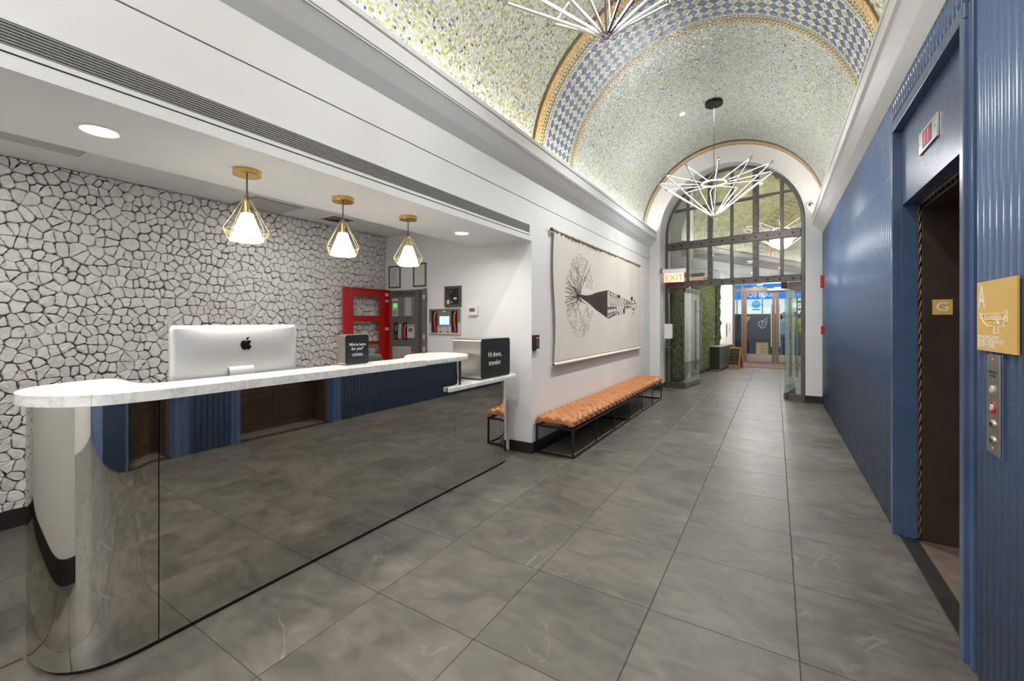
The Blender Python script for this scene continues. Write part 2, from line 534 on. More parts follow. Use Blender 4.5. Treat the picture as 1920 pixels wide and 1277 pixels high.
    def mesh(s, name, mats, off=(0, 0, 0), smooth=False):
        me = bpy.data.meshes.new(name)
        me.from_pydata([(v[0] - off[0], v[1] - off[1], v[2] - off[2]) for v in s.v], [], s.f)
        if not isinstance(mats, (list, tuple)): mats = [mats]
        for m in mats: me.materials.append(M[m] if isinstance(m, str) else m)
        if len(mats) > 1:
            me.polygons.foreach_set('material_index', s.mi)
        bm = bmesh.new(); bm.from_mesh(me)
        bmesh.ops.recalc_face_normals(bm, faces=bm.faces)
        bm.to_mesh(me); bm.free()
        if smooth:
            me.polygons.foreach_set('use_smooth', [True] * len(me.polygons))
        me.update()
        return me

    def build(s, name, mats, parent=None, smooth=False, bevel=0.0, label=None, kind=None, segs=2, loc=None, autosmooth=None):
        if loc is None:
            if parent is not None:
                off = Vector(parent.get('_o', (0, 0, 0)))
                l = (0, 0, 0)
                porig = off
            else:
                xs = [v[0] for v in s.v]; ys = [v[1] for v in s.v]; zs = [v[2] for v in s.v]
                off = Vector(((min(xs) + max(xs)) / 2, (min(ys) + max(ys)) / 2, min(zs)))
                l = off
                porig = off
        else:
            off = Vector((0, 0, 0)); l = loc; porig = None
        me = s.mesh(name, mats, off, smooth)
        o = bpy.data.objects.new(name, me)
        COL.objects.link(o)
        o.location = l
        if parent is not None: o.parent = parent
        if porig is not None: ORIG[o.name] = tuple(porig)
        o['_o'] = tuple(porig) if porig is not None else (0, 0, 0)
        if bevel:
            bv = o.modifiers.new('bevel', 'BEVEL')
            bv.width = bevel; bv.segments = segs; bv.limit_method = 'ANGLE'; bv.angle_limit = math.radians(40)
            if smooth is not True:
                pass
        if autosmooth or (bevel and smooth is None):
            pass
        if label: o['label'] = label
        if kind: o['kind'] = kind
        return o


ORIG = {}


def thing(name, label, cat, loc=(0, 0, 0), group=None, kind=None):
    o = bpy.data.objects.new(name, None)
    o.empty_display_size = 0.1
    COL.objects.link(o)
    o.location = loc
    o['_o'] = tuple(loc)
    if label: o['label'] = label
    if cat: o['category'] = cat
    if group: o['group'] = group
    if kind: o['kind'] = kind
    return o


def tag(o, label, cat, group=None):
    o['label'] = label; o['category'] = cat
    if group: o['group'] = group
    return o


def struct(o, label=None, cat=None):
    o['kind'] = 'structure'
    if label: o['label'] = label
    if cat: o['category'] = cat
    return o


def boxo(name, m, dims, parent=None, bevel=0.0, label=None, kind=None, smooth=False):
    return G().box(*dims).build(name, m, parent, bevel=bevel, label=label, kind=kind, smooth=smooth)


def text(body, size, m, parent, loc, rot, name='lettering', align='LEFT', extrude=0.0008, sx=1.0, label=None, space=1.0, offset=0.0):
    c = bpy.data.curves.new('tmp_text', 'FONT')
    c.body = body
    c.size = size
    c.align_x = align
    c.extrude = extrude
    c.space_character = space
    c.offset = offset
    c.resolution_u = 3
    t = bpy.data.objects.new('tmp_text', c)
    COL.objects.link(t)
    bpy.context.view_layer.update()
    dg = bpy.context.evaluated_depsgraph_get()
    me = bpy.data.meshes.new_from_object(t.evaluated_get(dg))
    bpy.data.objects.remove(t)
    bpy.data.curves.remove(c)
    me.name = name
    me.materials.clear()
    me.materials.append(M[m])
    R = rot.to_matrix().to_4x4() if hasattr(rot, 'to_matrix') else Matrix(rot).to_4x4()
    me.transform(Matrix.Translation(Vector(loc) - Vector(parent.get('_o', (0, 0, 0)) if parent else (0, 0, 0))) @ R @ Matrix.Diagonal((sx, 1, 1, 1)))
    o = bpy.data.objects.new(name, me)
    COL.objects.link(o)
    if parent: o.parent = parent
    if label: o['label'] = label
    return o


# text orientation matrices: columns = text-right, text-up, text-normal
def basis(right, up):
    r = Vector(right).normalized(); u = Vector(up).normalized(); n = r.cross(u)
    return Matrix((r, u, n)).transposed()


FACE_PX = basis((0, 1, 0), (0, 0, 1))      # sign facing +X (seen from the corridor on left wall): right = +Y
FACE_NX = basis((0, -1, 0), (0, 0, 1))     # sign facing -X (on the right wall): right = -Y
FACE_NY = basis((1, 0, 0), (0, 0, 1))      # sign facing -Y (towards camera)


def copy_tree(o, parent=None):
    c = o.copy()
    COL.objects.link(c)
    c.parent = parent
    for ch in [x for x in KIDS.get(o.name, [])]:
        copy_tree(ch, c)
    return c


KIDS = {}


def index_kids(o):
    KIDS[o.name] = list(o.children)
    for ch in o.children: index_kids(ch)
# ------------------------------------------------------------------ floor
T = 0.6075
FX, FY = 0.085, 2.112
fl = G()
fl.box(-4.62, 1.25, YB - 0.15, YE + 0.6, -0.12, -0.004)
fl.prism([(-2.05, 9.40), (1.20, 9.40), (1.75, 16.62), (-1.45, 16.62)], -0.12, -0.004)
floor = struct(fl.build('floor', 'grout', loc=(0, 0, 0)), 'dark grey slate-look porcelain tile floor of the lobby', 'floor')
tile_mesh = {}


def tile_at(x0, x1, y0, y1):
    w, d = round(x1 - x0, 3), round(y1 - y0, 3)
    if w < 0.03 or d < 0.03: return
    g = 0.0016
    key = (w, d)
    if key not in tile_mesh:
        b = G()
        a, c, e = w / 2 - g, d / 2 - g, 0.0025
        vs = [(-a, -c, -0.006), (a, -c, -0.006), (a, c, -0.006), (-a, c, -0.006),
              (-a, -c, -0.0012), (a, -c, -0.0012), (a, c, -0.0012), (-a, c, -0.0012),
              (-a + e, -c + e, 0), (a - e, -c + e, 0), (a - e, c - e, 0), (-a + e, c - e, 0)]
        fs = [(0, 1, 5, 4), (1, 2, 6, 5), (2, 3, 7, 6), (3, 0, 4, 7), (4, 5, 9, 8), (5, 6, 10, 9), (6, 7, 11, 10), (7, 4, 8, 11), (8, 9, 10, 11)]
        b.add(vs, fs)
        tile_mesh[key] = b.mesh('tile', 'floor')
    o = bpy.data.objects.new('tile', tile_mesh[key])
    COL.objects.link(o)
    o.parent = floor
    o.location = ((x0 + x1) / 2, (y0 + y1) / 2, 0)


def tile_region(X0, X1, Y0, Y1, xf=None):
    i0, i1 = math.floor((X0 - FX) / T), math.ceil((X1 - FX) / T)
    j0, j1 = math.floor((Y0 - FY) / T), math.ceil((Y1 - FY) / T)
    for j in range(j0, j1):
        for i in range(i0, i1):
            x0, x1 = FX + i * T, FX + (i + 1) * T
            y0, y1 = FY + j * T, FY + (j + 1) * T
            lo, hi = X0, X1
            if xf:
                lo, hi = xf((y0 + y1) / 2)
            tile_at(max(x0, lo), min(x1, hi), max(y0, Y0), min(y1, Y1))


tile_region(FX - 4 * T, XR + 0.02, YB, YE)
tile_region(XS - 0.02, FX - 4 * T, YP, YA)
VL = lambda y: -1.99 + 0.104 * (y - 9.4)       # vestibule left wall
VR = lambda y: 0.62 + 0.13 * (y - 9.4)
tile_region(-1.99, 0.44, YE, 9.40)
tile_region(-2, 1.6, 9.40, 16.5, lambda y: (VL(y), VR(y)))

# ------------------------------------------------------------------ left wall, beam, soffit, alcove
lw = G()
lw.box(-2.46, XL, YA, YE, 0, 2.651)                 # wall above the bench
lw.box(-2.46, XL - 0.010, YP, YE, 2.645, 2.665)     # recessed joint
lw.box(-2.46, XL, YP, YE, 2.659, 3.02)
lw.box(-2.46, XL, YP, YA, 2.415, 2.651)             # beam above the grille
lw.box(-2.46, -2.215, YP, YA, 2.300, 2.42)          # behind the grille
lw.box(-2.46, XL, YP, YA, 2.246, 2.300)
lw.box(-2.46, XL, 3.8885, YA, 2.300, 2.415)
lw.box(-2.46, XL, YB, YP, 0, 2.651)                 # near pier
lw.box(-2.46, XL - 0.010, YB, YP, 2.645, 2.665)
lw.box(-2.46, XL, YB, YP, 2.659, 3.02)
wall_left = struct(lw.build('wall_left', 'wall', loc=(0, 0, 0)), 'white painted wall and beam left of the corridor', 'wall')
boxo('joint', 'groove', (-2.2005, -2.1995, YB, YE, 2.651, 2.659), wall_left)

# soffit and ceilings of the reception alcove
cg = G()
cg.box(-2.93, -2.46, YP, YA, 2.246, 2.60)
cg.box(XS - 0.15, -2.93, YP, YA, 2.513, 2.60)
ceil_a = struct(cg.build('ceiling', 'wall', loc=(0, 0, 0)), 'white plaster soffit over the reception desk', 'ceiling')
# alcove back wall (with the fire panels) and near wall
struct(boxo('wall_back', 'wall', (XS - 0.15, -2.46, YA, YA + 0.15, 0, 2.6)), 'white wall behind the desk holding the fire alarm panels', 'wall')
struct(boxo('wall_near', 'wall', (XS - 0.15, -2.46, YP - 0.15, YP, 0, 2.6)), 'white wall closing the near end of the reception alcove', 'wall')

# baseboards
bb = G()
bb.box(XL, XL + 0.012, YA, YE, 0, 0.113)
bl = struct(bb.build('baseboard_left', 'base'), 'black tile baseboard along the left wall', 'baseboard')
bb = G()
bb.box(-2.46, -2.327, YA - 0.012, YA, 0, 0.113)
bb.box(-2.325, XL + 0.012, YA - 0.012, YA, 0, 0.113)
struct(bb.build('baseboard_back', 'base'), 'black tile baseboard on the pier beside the bench', 'baseboard')
bb = G()
bb.box(XL, XL + 0.012, YB, YP, 0, 0.14)
bb.box(XS + 0.06, XL + 0.012, YP, YP + 0.012, 0, 0.14)
struct(bb.build('baseboard_near', 'base'), 'black tile baseboard near the camera', 'baseboard')
bb = G()
bb.box(XS, XS + 0.075, YP + 0.02, YA, 0, 0.115)
struct(bb.build('baseboard_stone', 'base', loc=(0, 0, 0)), 'black baseboard under the white stone wall', 'baseboard')


# ------------------------------------------------------------------ stone wall (Voronoi cells built as stones)
def clip_poly(poly, nx, ny, d):
    out = []
    k = len(poly)
    for i in range(k):
        a, b = poly[i], poly[(i + 1) % k]
        da = a[0] * nx + a[1] * ny - d
        db = b[0] * nx + b[1] * ny - d
        if da <= 0: out.append(a)
        if (da < 0) != (db < 0):
            t = da / (da - db)
            out.append((a[0] + (b[0] - a[0]) * t, a[1] + (b[1] - a[1]) * t))
    return out


rs = random.Random(11)
DU, DV = 0.054, 0.076
U0, U1, V0, V1 = YP + 0.0, YA, 0.115, 2.513
nu, nv = int((U1 - U0) / DU) + 3, int((V1 - V0) / DV) + 3
sites = {}
for i in range(nu):
    for j in range(nv):
        if rs.random() < 0.12: continue
        sites[(i, j)] = (U0 + (i - 1) * DU + (j % 2) * DU * 0.5 + rs.uniform(-.40, .40) * DU, V0 + (j - 1) * DV + rs.uniform(-.38, .38) * DV)
wall_stone = struct(boxo('wall_stone', 'stonegap', (XS - 0.15, XS + 0.030, YP, YA, 0, 2.55)), 'white painted rubble stone wall behind the reception desk', 'wall')
wso = Vector(wall_stone['_o'])


def stone_geo(poly, cx, cy, b, ox, oy):
    # rounded, jittered ring -> domed stone, protruding towards +X
    ring = []
    k = len(poly)
    for i in range(k):
        a, c = poly[i], poly[(i + 1) % k]
        L = math.hypot(c[0] - a[0], c[1] - a[1])
        m = max(1, int(L / 0.016))
        for t in range(m):
            f = (t + 0.0) / m
            p = (a[0] + (c[0] - a[0]) * f, a[1] + (c[1] - a[1]) * f)
            ring.append(p)
    # smooth corners
    for _ in range(rs.choice((0, 1))):
        ring = [tuple((ring[i - 1][q] + 2 * ring[i][q] + ring[(i + 1) % len(ring)][q]) / 4 for q in (0, 1)) for i in range(len(ring))]
    out = []
    gp = rs.choice((.0003, .0010, .0018, .0028))
    for p in ring:
        dx, dy = p[0] - cx, p[1] - cy
        L = math.hypot(dx, dy) + 1e-6
        s = (L - gp + rs.uniform(-.0034, .0020)) / L
        s = max(0.3, s)
        out.append((cx + dx * s + rs.uniform(-.0026, .0026), cy + dy * s + rs.uniform(-.0026, .0026)))
    n = len(out)
    h = rs.uniform(0.052, 0.066)
    tx, ty = rs.uniform(-.10, .10), rs.uniform(-.10, .10)
    vs = []
    for (x, y) in out: vs.append((XS + 0.028, x - ox, y - oy))
    for (x, y) in out: vs.append((XS + h - 0.012 + (x - cx) * tx * .5 + (y - cy) * ty * .5, x - ox, y - oy))
    for (x, y) in out:
        X, Y = cx + (x - cx) * 0.88, cy + (y - cy) * 0.88
        vs.append((XS + h - 0.002 + (X - cx) * tx + (Y - cy) * ty + rs.uniform(-.0035, .0035), X - ox, Y - oy))
    for (x, y) in out[::2]:
        pass
    vs.append((XS + h - .001 + rs.uniform(-.001, .001), cx + rs.uniform(-.01, .01) - ox, cy + rs.uniform(-.01, .01) - oy))
    fs = []
    for r in range(2):
        for i in range(n):
            fs.append((r * n + i, r * n + (i + 1) % n, (r + 1) * n + (i + 1) % n, (r + 1) * n + i))
    for i in range(n):
        fs.append((2 * n + i, 2 * n + (i + 1) % n, 3 * n))
    b.add(vs, fs)


cells = []
for (i, j), (x, y) in sites.items():
    poly = [(max(U0 + 0.002, x - .25), max(V0 + 0.002, y - .25)), (min(U1 - 0.002, x + .25), max(V0 + 0.002, y - .25)), (min(U1 - 0.002, x + .25), min(V1 - 0.002, y + .25)), (max(U0 + 0.002, x - .25), min(V1 - 0.002, y + .25))]
    if poly[0][0] >= poly[1][0] or poly[0][1] >= poly[2][1]: continue
    for di in range(-3, 4):
        for dj in range(-3, 4):
            if (di or dj) and (i + di, j + dj) in sites:
                sx, sy = sites[(i + di, j + dj)]
                nx, ny = sx - x, sy - y
                poly = clip_poly(poly, nx, ny, (nx * (x + sx) + ny * (y + sy)) / 2)
                if len(poly) < 3: break
        if len(poly) < 3: break
    if len(poly) < 3: continue
    A = 0.5 * sum(poly[q][0] * poly[(q + 1) % len(poly)][1] - poly[(q + 1) % len(poly)][0] * poly[q][1] for q in range(len(poly)))
    if abs(A) < 0.0004: continue
    cx = sum(p[0] for p in poly) / len(poly); cy = sum(p[1] for p in poly) / len(poly)
    # image size of the cell, to choose the ones built as single parts
    w = cx * math.cos(YAW) - XS * math.sin(YAW)
    px = 960 + 798 * (XS * math.cos(YAW) + cx * math.sin(YAW)) / w if w > 0.3 else -9
    py = 602 + 798 * (CAM_H - cy) / w if w > 0.3 else -9
    vis = px > 0 and not (px > 320 and px < 566 and py > 612) and py < 735 or (0 < px < 45)
    cells.append((abs(A) / w ** 2.6 if vis else 0, poly, cx, cy))
cells.sort(key=lambda c: -c[0])
stuff = G()
for q, (sc_, poly, cx, cy) in enumerate(cells):
    if q < 290:
        b = G()
        stone_geo(poly, cx, cy, b, 0, 0)
        b.build('stone', 'stone', wall_stone, smooth=True).data.set_sharp_from_angle(angle=math.radians(32))
    else:
        stone_geo(poly, cx, cy, stuff, 0, 0)
stuff.build('stones', 'stone', wall_stone, kind='stuff', smooth=True).data.set_sharp_from_angle(angle=math.radians(32))

# ------------------------------------------------------------------ cornices (cove + lip), mirrored
for side, name, lab in ((1, 'trim_1', 'white cove cornice along the left wall under the vault'), (-1, 'trim_2', 'white cove cornice along the right wall above the blue panels')):
    x0 = XL if side == 1 else XR
    s = side
    def X(d): return x0 + s * d
    prof = [(X(-0.02), 2.885), (X(0.0), 2.885), (X(0.06), 2.955), (X(0.118), 3.035), (X(0.128), 3.045), (X(0.128), 3.062), (X(0.136), 3.067), (X(0.136), 3.168), (X(0.128), 3.173), (X(0.128), 3.178), (X(0.140), 3.183), (X(0.140), 3.215), (X(0.118), 3.215), (X(0.112), 3.085), (X(-0.10), 3.07), (X(-0.10), 2.90)]
    c = G()
    c.prism(prof, YB, YE, 'y')
    o = struct(c.build(name, 'cornice', loc=(0, 0, 0)), lab, 'cornice')
    boxo('shadow_joint', 'groove', (X(0.1282), X(0.1290), YB, YE, 3.0455, 3.0505), o)
    boxo('shadow_joint', 'groove', (X(0.1282), X(0.1290), YB, YE, 3.1735, 3.1785), o)

# ------------------------------------------------------------------ vault with mosaic
def vp(t, y, r=RV):
    return (XC + r * math.cos(t), y, ZV + r * math.sin(t))


vg = G()
N_ = 64
for (ya, yb) in ((YB, YE),):
    A = [vp(PI * i / N_, ya, RV + 0.004) for i in range(N_ + 1)]
    B = [vp(PI * i / N_, yb, RV + 0.004) for i in range(N_ + 1)]
    A = [(XC + RV + .004, ya, 2.95)] + A + [(XC - RV - .004, ya, 2.95)]
    B = [(XC + RV + .004, yb, 2.95)] + B + [(XC - RV - .004, yb, 2.95)]
    vg.strip(A, B)
vault = struct(vg.build('ceiling', 'mosaicgrout', loc=(0, 0, 0)), 'barrel vaulted ceiling clad in glass mosaic', 'ceiling')
for p in vault.data.polygons: p.use_smooth = True

S = 0.0195
Y0M = 0.95
Y1, Y2, Y3 = 4.07, 5.17, 8.61
LARC = PI * RV
nt_ = int(LARC / S)
dt = LARC / nt_
rng = np.random.default_rng(5)
quads_c, cols, szs, rots = [], [], [], []


def pal(kind, n):
    """random palettes of real glass colours"""
    if kind == 'near':
        P = np.array([[.60, .60, .54], [.52, .52, .47], [.46, .48, .33], [.40, .41, .16], [.30, .29, .08], [.34, .40, .42], [.16, .23, .33], [.05, .09, .19], [.44, .42, .40], [.42, .27, .10], [.56, .58, .42]])
        w = np.array([.25, .17, .13, .115, .045, .07, .03, .018, .09, .01, .072])
    elif kind == 'far':
        P = np.array([[.52, .54, .52], [.44, .46, .45], [.42, .44, .36], [.44, .45, .22], [.34, .34, .10], [.32, .38, .42], [.16, .22, .32], [.06, .08, .16], [.36, .36, .36], [.34, .24, .12], [.50, .52, .44]])
        w = np.array([.22, .14, .17, .12, .03, .11, .035, .02, .08, .005, .07])
    else:
        P = np.array([[.60, .60, .57], [.54, .54, .52], [.48, .49, .48]])
        w = np.array([.5, .3, .2])
    i = rng.choice(len(P), size=n, p=w / w.sum())
    return P[i] * (1.14 if kind == 'far' else 1.0) * (1 + rng.normal(0, .07, (n, 1)))


BROWN = np.array([.085, .045, .012]); ORANGE = np.array([.70, .40, .10]); YEL = np.array([.62, .42, .13]); WHITE = np.array([.60, .60, .55])
GREEN = np.array([.40, .42, .30]); GREYB = np.array([.13, .15, .19]); GREYL = np.array([.36, .38, .40]); BLUE = np.array([.095, .125, .235]); DOTW = np.array([.66, .60, .42]); DOTG = np.array([.32, .34, .28])
TI = np.arange(nt_)


def row(y, width, colfn):
    s = (TI + .5) * dt
    quads_c.append(np.stack([s, np.full(nt_, y + width / 2)], 1))
    c = colfn(TI)
    cols.append(c)
    szs.append(np.stack([np.full(nt_, dt * .5 - .0011), np.full(nt_, width * .5 - .0011)], 1))
    rots.append(np.zeros(nt_))


def solid(c, v=.10): return lambda i: np.tile(c, (len(i), 1)) * (1 + rng.normal(0, v, (len(i), 1)))
def alt(a, b, ph=0, m=2, k=1): return lambda i: np.where((((i + ph) // k) % m == 0)[:, None], a, b) * (1 + rng.normal(0, .08, (len(i), 1)))


y = Y0M
while y < Y1 - 1e-6:
    row(y, S, lambda i: pal('near', len(i))); y += S
Y1 = y
seq1 = [solid(BROWN), solid(BROWN), solid(BROWN), solid(ORANGE), solid(ORANGE), alt(DOTW, ORANGE, 0), alt(DOTG, ORANGE, 1), alt(DOTW, ORANGE, 0), solid(ORANGE), alt(BROWN, WHITE, 0, 2), solid(GREEN), alt(BROWN, YEL, 0, 2), alt(BROWN, YEL, 1, 2), solid(WHITE), alt(GREYB, GREYL), solid(WHITE)]
seq2 = [solid(WHITE), alt(GREYB, GREYL), solid(GREEN), alt(BROWN, YEL, 0, 2), alt(BROWN, YEL, 1, 2), solid(GREEN), alt(BROWN, WHITE, 0, 2), solid(ORANGE)]
for f_ in seq1:
    row(y, S, f_); y += S
ya = y
yb = Y2 - len(seq2) * S
# diagonal field: checker of 3x3 squares laid at 45 degrees
q = 0.026
K = int(LARC / q * 1.5)
aa, bb_ = np.meshgrid(np.arange(-K, K), np.arange(-K, K), indexing='ij')
uu = (aa + .5) * q; vv = (bb_ + .5) * q
s_ = (uu - vv) / math.sqrt(2); yy = (uu + vv) / math.sqrt(2) + (ya + yb) / 2
ok = (s_ > 0.01) & (s_ < LARC - 0.01) & (yy > ya + q * .62) & (yy < yb - q * .62)
aa, bb_, s_, yy = aa[ok], bb_[ok], s_[ok], yy[ok]
par = (np.floor_divide(aa, 3) + np.floor_divide(bb_, 3)) % 2
c_ = np.where((par == 0)[:, None], BLUE * np.array([1, 1, 1]), WHITE)
cen = (np.mod(aa, 3) == 1) & (np.mod(bb_, 3) == 1) & (par == 1)
c_ = np.where(cen[:, None], np.array([.42, .42, .10]), c_)
lt = rng.random(len(aa)) < .25
c_ = np.where((lt & (par == 0))[:, None], np.array([.10, .15, .26]), c_)
c_ = c_ * (1 + rng.normal(0, .12, (len(aa), 1)))
quads_c.append(np.stack([s_, yy], 1)); cols.append(c_); szs.append(np.full((len(aa), 2), q / 2 - .0018)); rots.append(np.full(len(aa), PI / 4))
y = yb
for f_ in seq2:
    row(y, S, f_); y += S
while y < Y3 - 1e-6:
    row(y, S, lambda i: pal('far', len(i))); y += S
seq3 = [solid(BROWN * .7), solid(BROWN * .7), solid(BROWN * .7), solid(BROWN * .7), solid(BROWN), solid(ORANGE), solid(ORANGE), alt(DOTW, ORANGE, 0), solid(ORANGE), alt(DOTW, ORANGE, 1), solid(ORANGE), alt(BROWN, YEL), solid(ORANGE), alt(GREYB, WHITE)]
for f_ in seq3:
    if y + S > YE: break
    row(y, S, f_); y += S
Cq = np.concatenate(quads_c); Cc = np.clip(np.concatenate(cols), .004, .9); Sz = np.concatenate(szs); Ro = np.concatenate(rots)
n = len(Cq)
corn = np.array([[-1, -1], [1, -1], [1, 1], [-1, 1]], float)
loc2 = corn[None] * Sz[:, None, :]
cr, sr = np.cos(Ro)[:, None], np.sin(Ro)[:, None]
ds = loc2[..., 0] * cr - loc2[..., 1] * sr
dy = loc2[..., 0] * sr + loc2[..., 1] * cr
ss = Cq[:, 0:1] + ds; yv = Cq[:, 1:2] + dy
tilt = rng.normal(0, .0007, (n, 4)) - .0012
th = ss / RV
rr = RV + tilt
V = np.stack([XC + rr * np.cos(th), yv, ZV + rr * np.sin(th)], -1).reshape(-1, 3)
me = bpy.data.meshes.new('tesserae')
me.vertices.add(4 * n); me.vertices.foreach_set('co', V.astype(np.float32).ravel())
me.loops.add(4 * n); me.loops.foreach_set('vertex_index', (np.arange(4 * n).reshape(-1, 4)[:, ::-1]).ravel().astype(np.int32))
me.polygons.add(n); me.polygons.foreach_set('loop_start', np.arange(0, 4 * n, 4, dtype=np.int32))
me.update(calc_edges=True)
at = me.color_attributes.new('tessera', 'FLOAT_COLOR', 'CORNER')
rgba = np.ones((n, 4, 4), np.float32); rgba[..., :3] = Cc[:, None, :]
at.data.foreach_set('color', rgba.ravel())
me.materials.append(M['mosaic'])
mo = bpy.data.objects.new('mosaic_tiles', me); COL.objects.link(mo); mo.parent = vault; mo['kind'] = 'stuff'
print('tesserae', n)

# ------------------------------------------------------------------ end wall with arch
AXC, AR, AZ = -0.776, 1.214, 3.155


def arch_pts(r, y, n=40, zb=0.0, xc=AXC, zc=AZ):
    pts = [(xc - r, y, zb)]
    for i in range(n + 1):
        t = PI - PI * i / n
        pts.append((xc + r * math.cos(t), y, zc + r * math.sin(t)))
    pts.append((xc + r, y, zb))
    return pts


eg = G()
YR = 9.52
inner = arch_pts(AR, YE)
outer = [(-2.5, YE, 0)]
for i in range(41):
    t = PI - PI * i / 40
    c0, s0 = math.cos(t), math.sin(t)
    k = min(1.75 / max(abs(c0), 1e-6), 1.8 / max(abs(s0), 1e-6))
    outer.append((AXC + k * c0, YE, AZ + k * s0))
outer.append((1.0, YE, 0))
eg.strip(inner, outer)
innb = [(x, YR, z) for x, _, z in inner]
eg.strip(inner, innb)
outb = [(x, YR, z) for x, _, z in outer]
eg.strip(innb, outb)
we = struct(eg.build('wall_end', 'wall', loc=(0, 0, 0)), 'white end wall with the tall arched opening', 'wall')
bb = G()
bb.box(0.438, XR, YE - 0.012, YE, 0, 0.118)
bb.box(0.426, 0.438, YE - 0.012, YE + .06, 0, 0.118)
struct(bb.build('baseboard_end', 'base'), 'black baseboard right of the archway', 'baseboard')
bb = G()
bb.box(XL, -1.978, YE - 0.012, YE, 0, 0.113)
bb.box(-1.99, -1.978, YE, YE + .48, 0, 0.113)
struct(bb.build('baseboard_end_left', 'base'), 'black baseboard left of the archway', 'baseboard')
# room behind the camera
struct(boxo('wall_behind', 'wall', (-2.5, 1.2, YB - 0.15, YB, 0, 4.8)), 'white wall behind the camera', 'wall')

# ------------------------------------------------------------------ right wall: blue fluted panelling and two lift openings
ELEV = [(2.50, 3.70, True), (0.68, 1.88, False)]     # clear openings in Y
XW = 0.692
rw = G()
segs = [(YB, 0.68 - .09), (1.88 + .09, 2.50 - .09), (3.70 + .09, YE)]
for a, b_ in segs:
    rw.box(XW, 1.25, a, b_, 0, 2.96)
for a, b_, _ in ELEV:
    rw.box(XW, 1.25, a - .09, b_ + .09, 2.66, 2.96)
    rw.box(0.795, 1.25, a - .09, a, 0, 2.66)
    rw.box(0.795, 1.25, b_, b_ + .09, 0, 2.66)
    rw.box(0.795, 1.25, a, b_, 2.152, 2.66)
    rw.box(1.11, 1.25, a, b_, 0, 2.152)
wall_right = struct(rw.build('wall_right', 'blue', loc=(0, 0, 0)), 'blue fluted panelling along the right wall', 'wall')
P_ = 0.0555


def rib_mesh(z0, z1):
    b = G()
    w = P_ / 2 - 0.0015
    prof = [(XW + 0.002, -w)]
    for i in range(9):
        t = PI * i / 8
        prof.append((XW - 0.020 * math.sin(t) ** 0.8 if 0 < i < 8 else XW, -w * math.cos(t)))
    prof.append((XW + 0.002, w))
    b.prism([(p[0], p[1]) for p in prof], z0, z1, 'z')
    me_ = b.mesh('rib', 'blue')
    me_.polygons.foreach_set('use_smooth', [len(p.vertices) == 4 for p in me_.polygons])
    return me_


ribF, ribS = rib_mesh(0.006, 2.905), rib_mesh(2.72, 2.905)
yy_ = YE - P_ / 2 - 0.004
while yy_ > YB + .05:
    m_ = ribF
    for a, b_, _ in ELEV:
        if a - .09 < yy_ + P_ / 2 and yy_ - P_ / 2 < b_ + .09: m_ = ribS
    if yy_ > -1.2:
        o = bpy.data.objects.new('rib', m_); COL.objects.link(o); o.parent = wall_right; o.location = (0, yy_, 0)
    yy_ -= P_

# ------------------------------------------------------------------ linear grille in the beam
gr = thing('air_grille', 'long grey linear air grille in the white beam over the desk', 'vent', (XL, 1.8, 2.30))
fr = G()
for a, b_ in ((YP + .02, 3.89),):
    fr.box(XL - 0.02, XL + 0.004, a, b_, 2.407, 2.417)
    fr.box(XL - 0.02, XL + 0.004, a, b_, 2.303, 2.322)
    fr.box(XL - 0.02, XL + 0.004, b_ - 0.006, b_, 2.303, 2.417)
    fr.box(XL - 0.02, XL + 0.004, a, a + .006, 2.303, 2.417)
fr.build('frame', 'white', gr)
boxo('joint', 'groove', (XL + 0.0002, XL + 0.0012, YP + .02, 3.886, 2.299, 2.303), gr)
boxo('backing', 'black', (XL - 0.022, XL - 0.014, YP + .03, 3.885, 2.32, 2.41), gr)
for sa, sb in ((YP + .03, 2.985), (2.990, 3.884)):
    for i in range(8):
        z = 2.3225 + (i + .5) * 0.01055
        G().obox((XL - 0.004, (sa + sb) / 2, z), (1, 0, -.15), (0, 1, 0), (.15, 0, 1), 0.008, (sb - sa) / 2, 0.0032).build('slat', 'grille', gr)

# ceiling access panels and diffuser on the upper alcove ceiling
def ceil_panel(x0, x1, y0, y1, lab):
    t = thing('access_panel', lab, 'ceiling panel', ((x0 + x1) / 2, (y0 + y1) / 2, 2.50))
    boxo('panel', 'ceilingpanel', (x0 + .004, x1 - .004, y0 + .004, y1 - .004, 2.506, 2.512), t)
    f = G()
    for d in ((x0 - .004, x1 + .004, y0 - .004, y0 + .002), (x0 - .004, x1 + .004, y1 - .002, y1 + .004), (x0 - .004, x0 + .002, y0, y1), (x1 - .002, x1 + .004, y0, y1)):
        f.box(*d, 2.509, 2.5128)
    f.build('rim', 'greymid', t)
ceil_panel(-4.37, -3.95, 2.03, 2.48, 'square grey access panel in the alcove ceiling behind the pendants')
ceil_panel(-4.00, -3.45, 0.10, 0.90, 'grey access panel in the alcove ceiling at the far left')
df = thing('air_diffuser', 'small white air diffuser in the alcove ceiling behind the middle pendant', 'vent', (-4.03, 2.92, 2.50))
for k in range(4):
    a0, a1 = 0.15 - k * .036, 0.15 - k * .036 - .022
    z = 2.510 - 0.004 - k * .002
    f = G()
    A = [(-4.03 + sx * a0, 2.92 + sy * a0, 2.5115) for sx, sy in ((-1, -1), (1, -1), (1, 1), (-1, 1))]
    B = [(-4.03 + sx * a1, 2.92 + sy * a1, z - .010) for sx, sy in ((-1, -1), (1, -1), (1, 1), (-1, 1))]
    f.strip(A, B, True)
    f.strip([(x, y_, z_ + .002) for x, y_, z_ in A], [(x, y_, z_ + .002) for x, y_, z_ in B], True)
    f.build('vane', 'greymid' if k else 'white', df)
# ------------------------------------------------------------------ photo measurement helpers (pixel -> point on a known plane)
cY, sY = math.cos(YAW), math.sin(YAW)


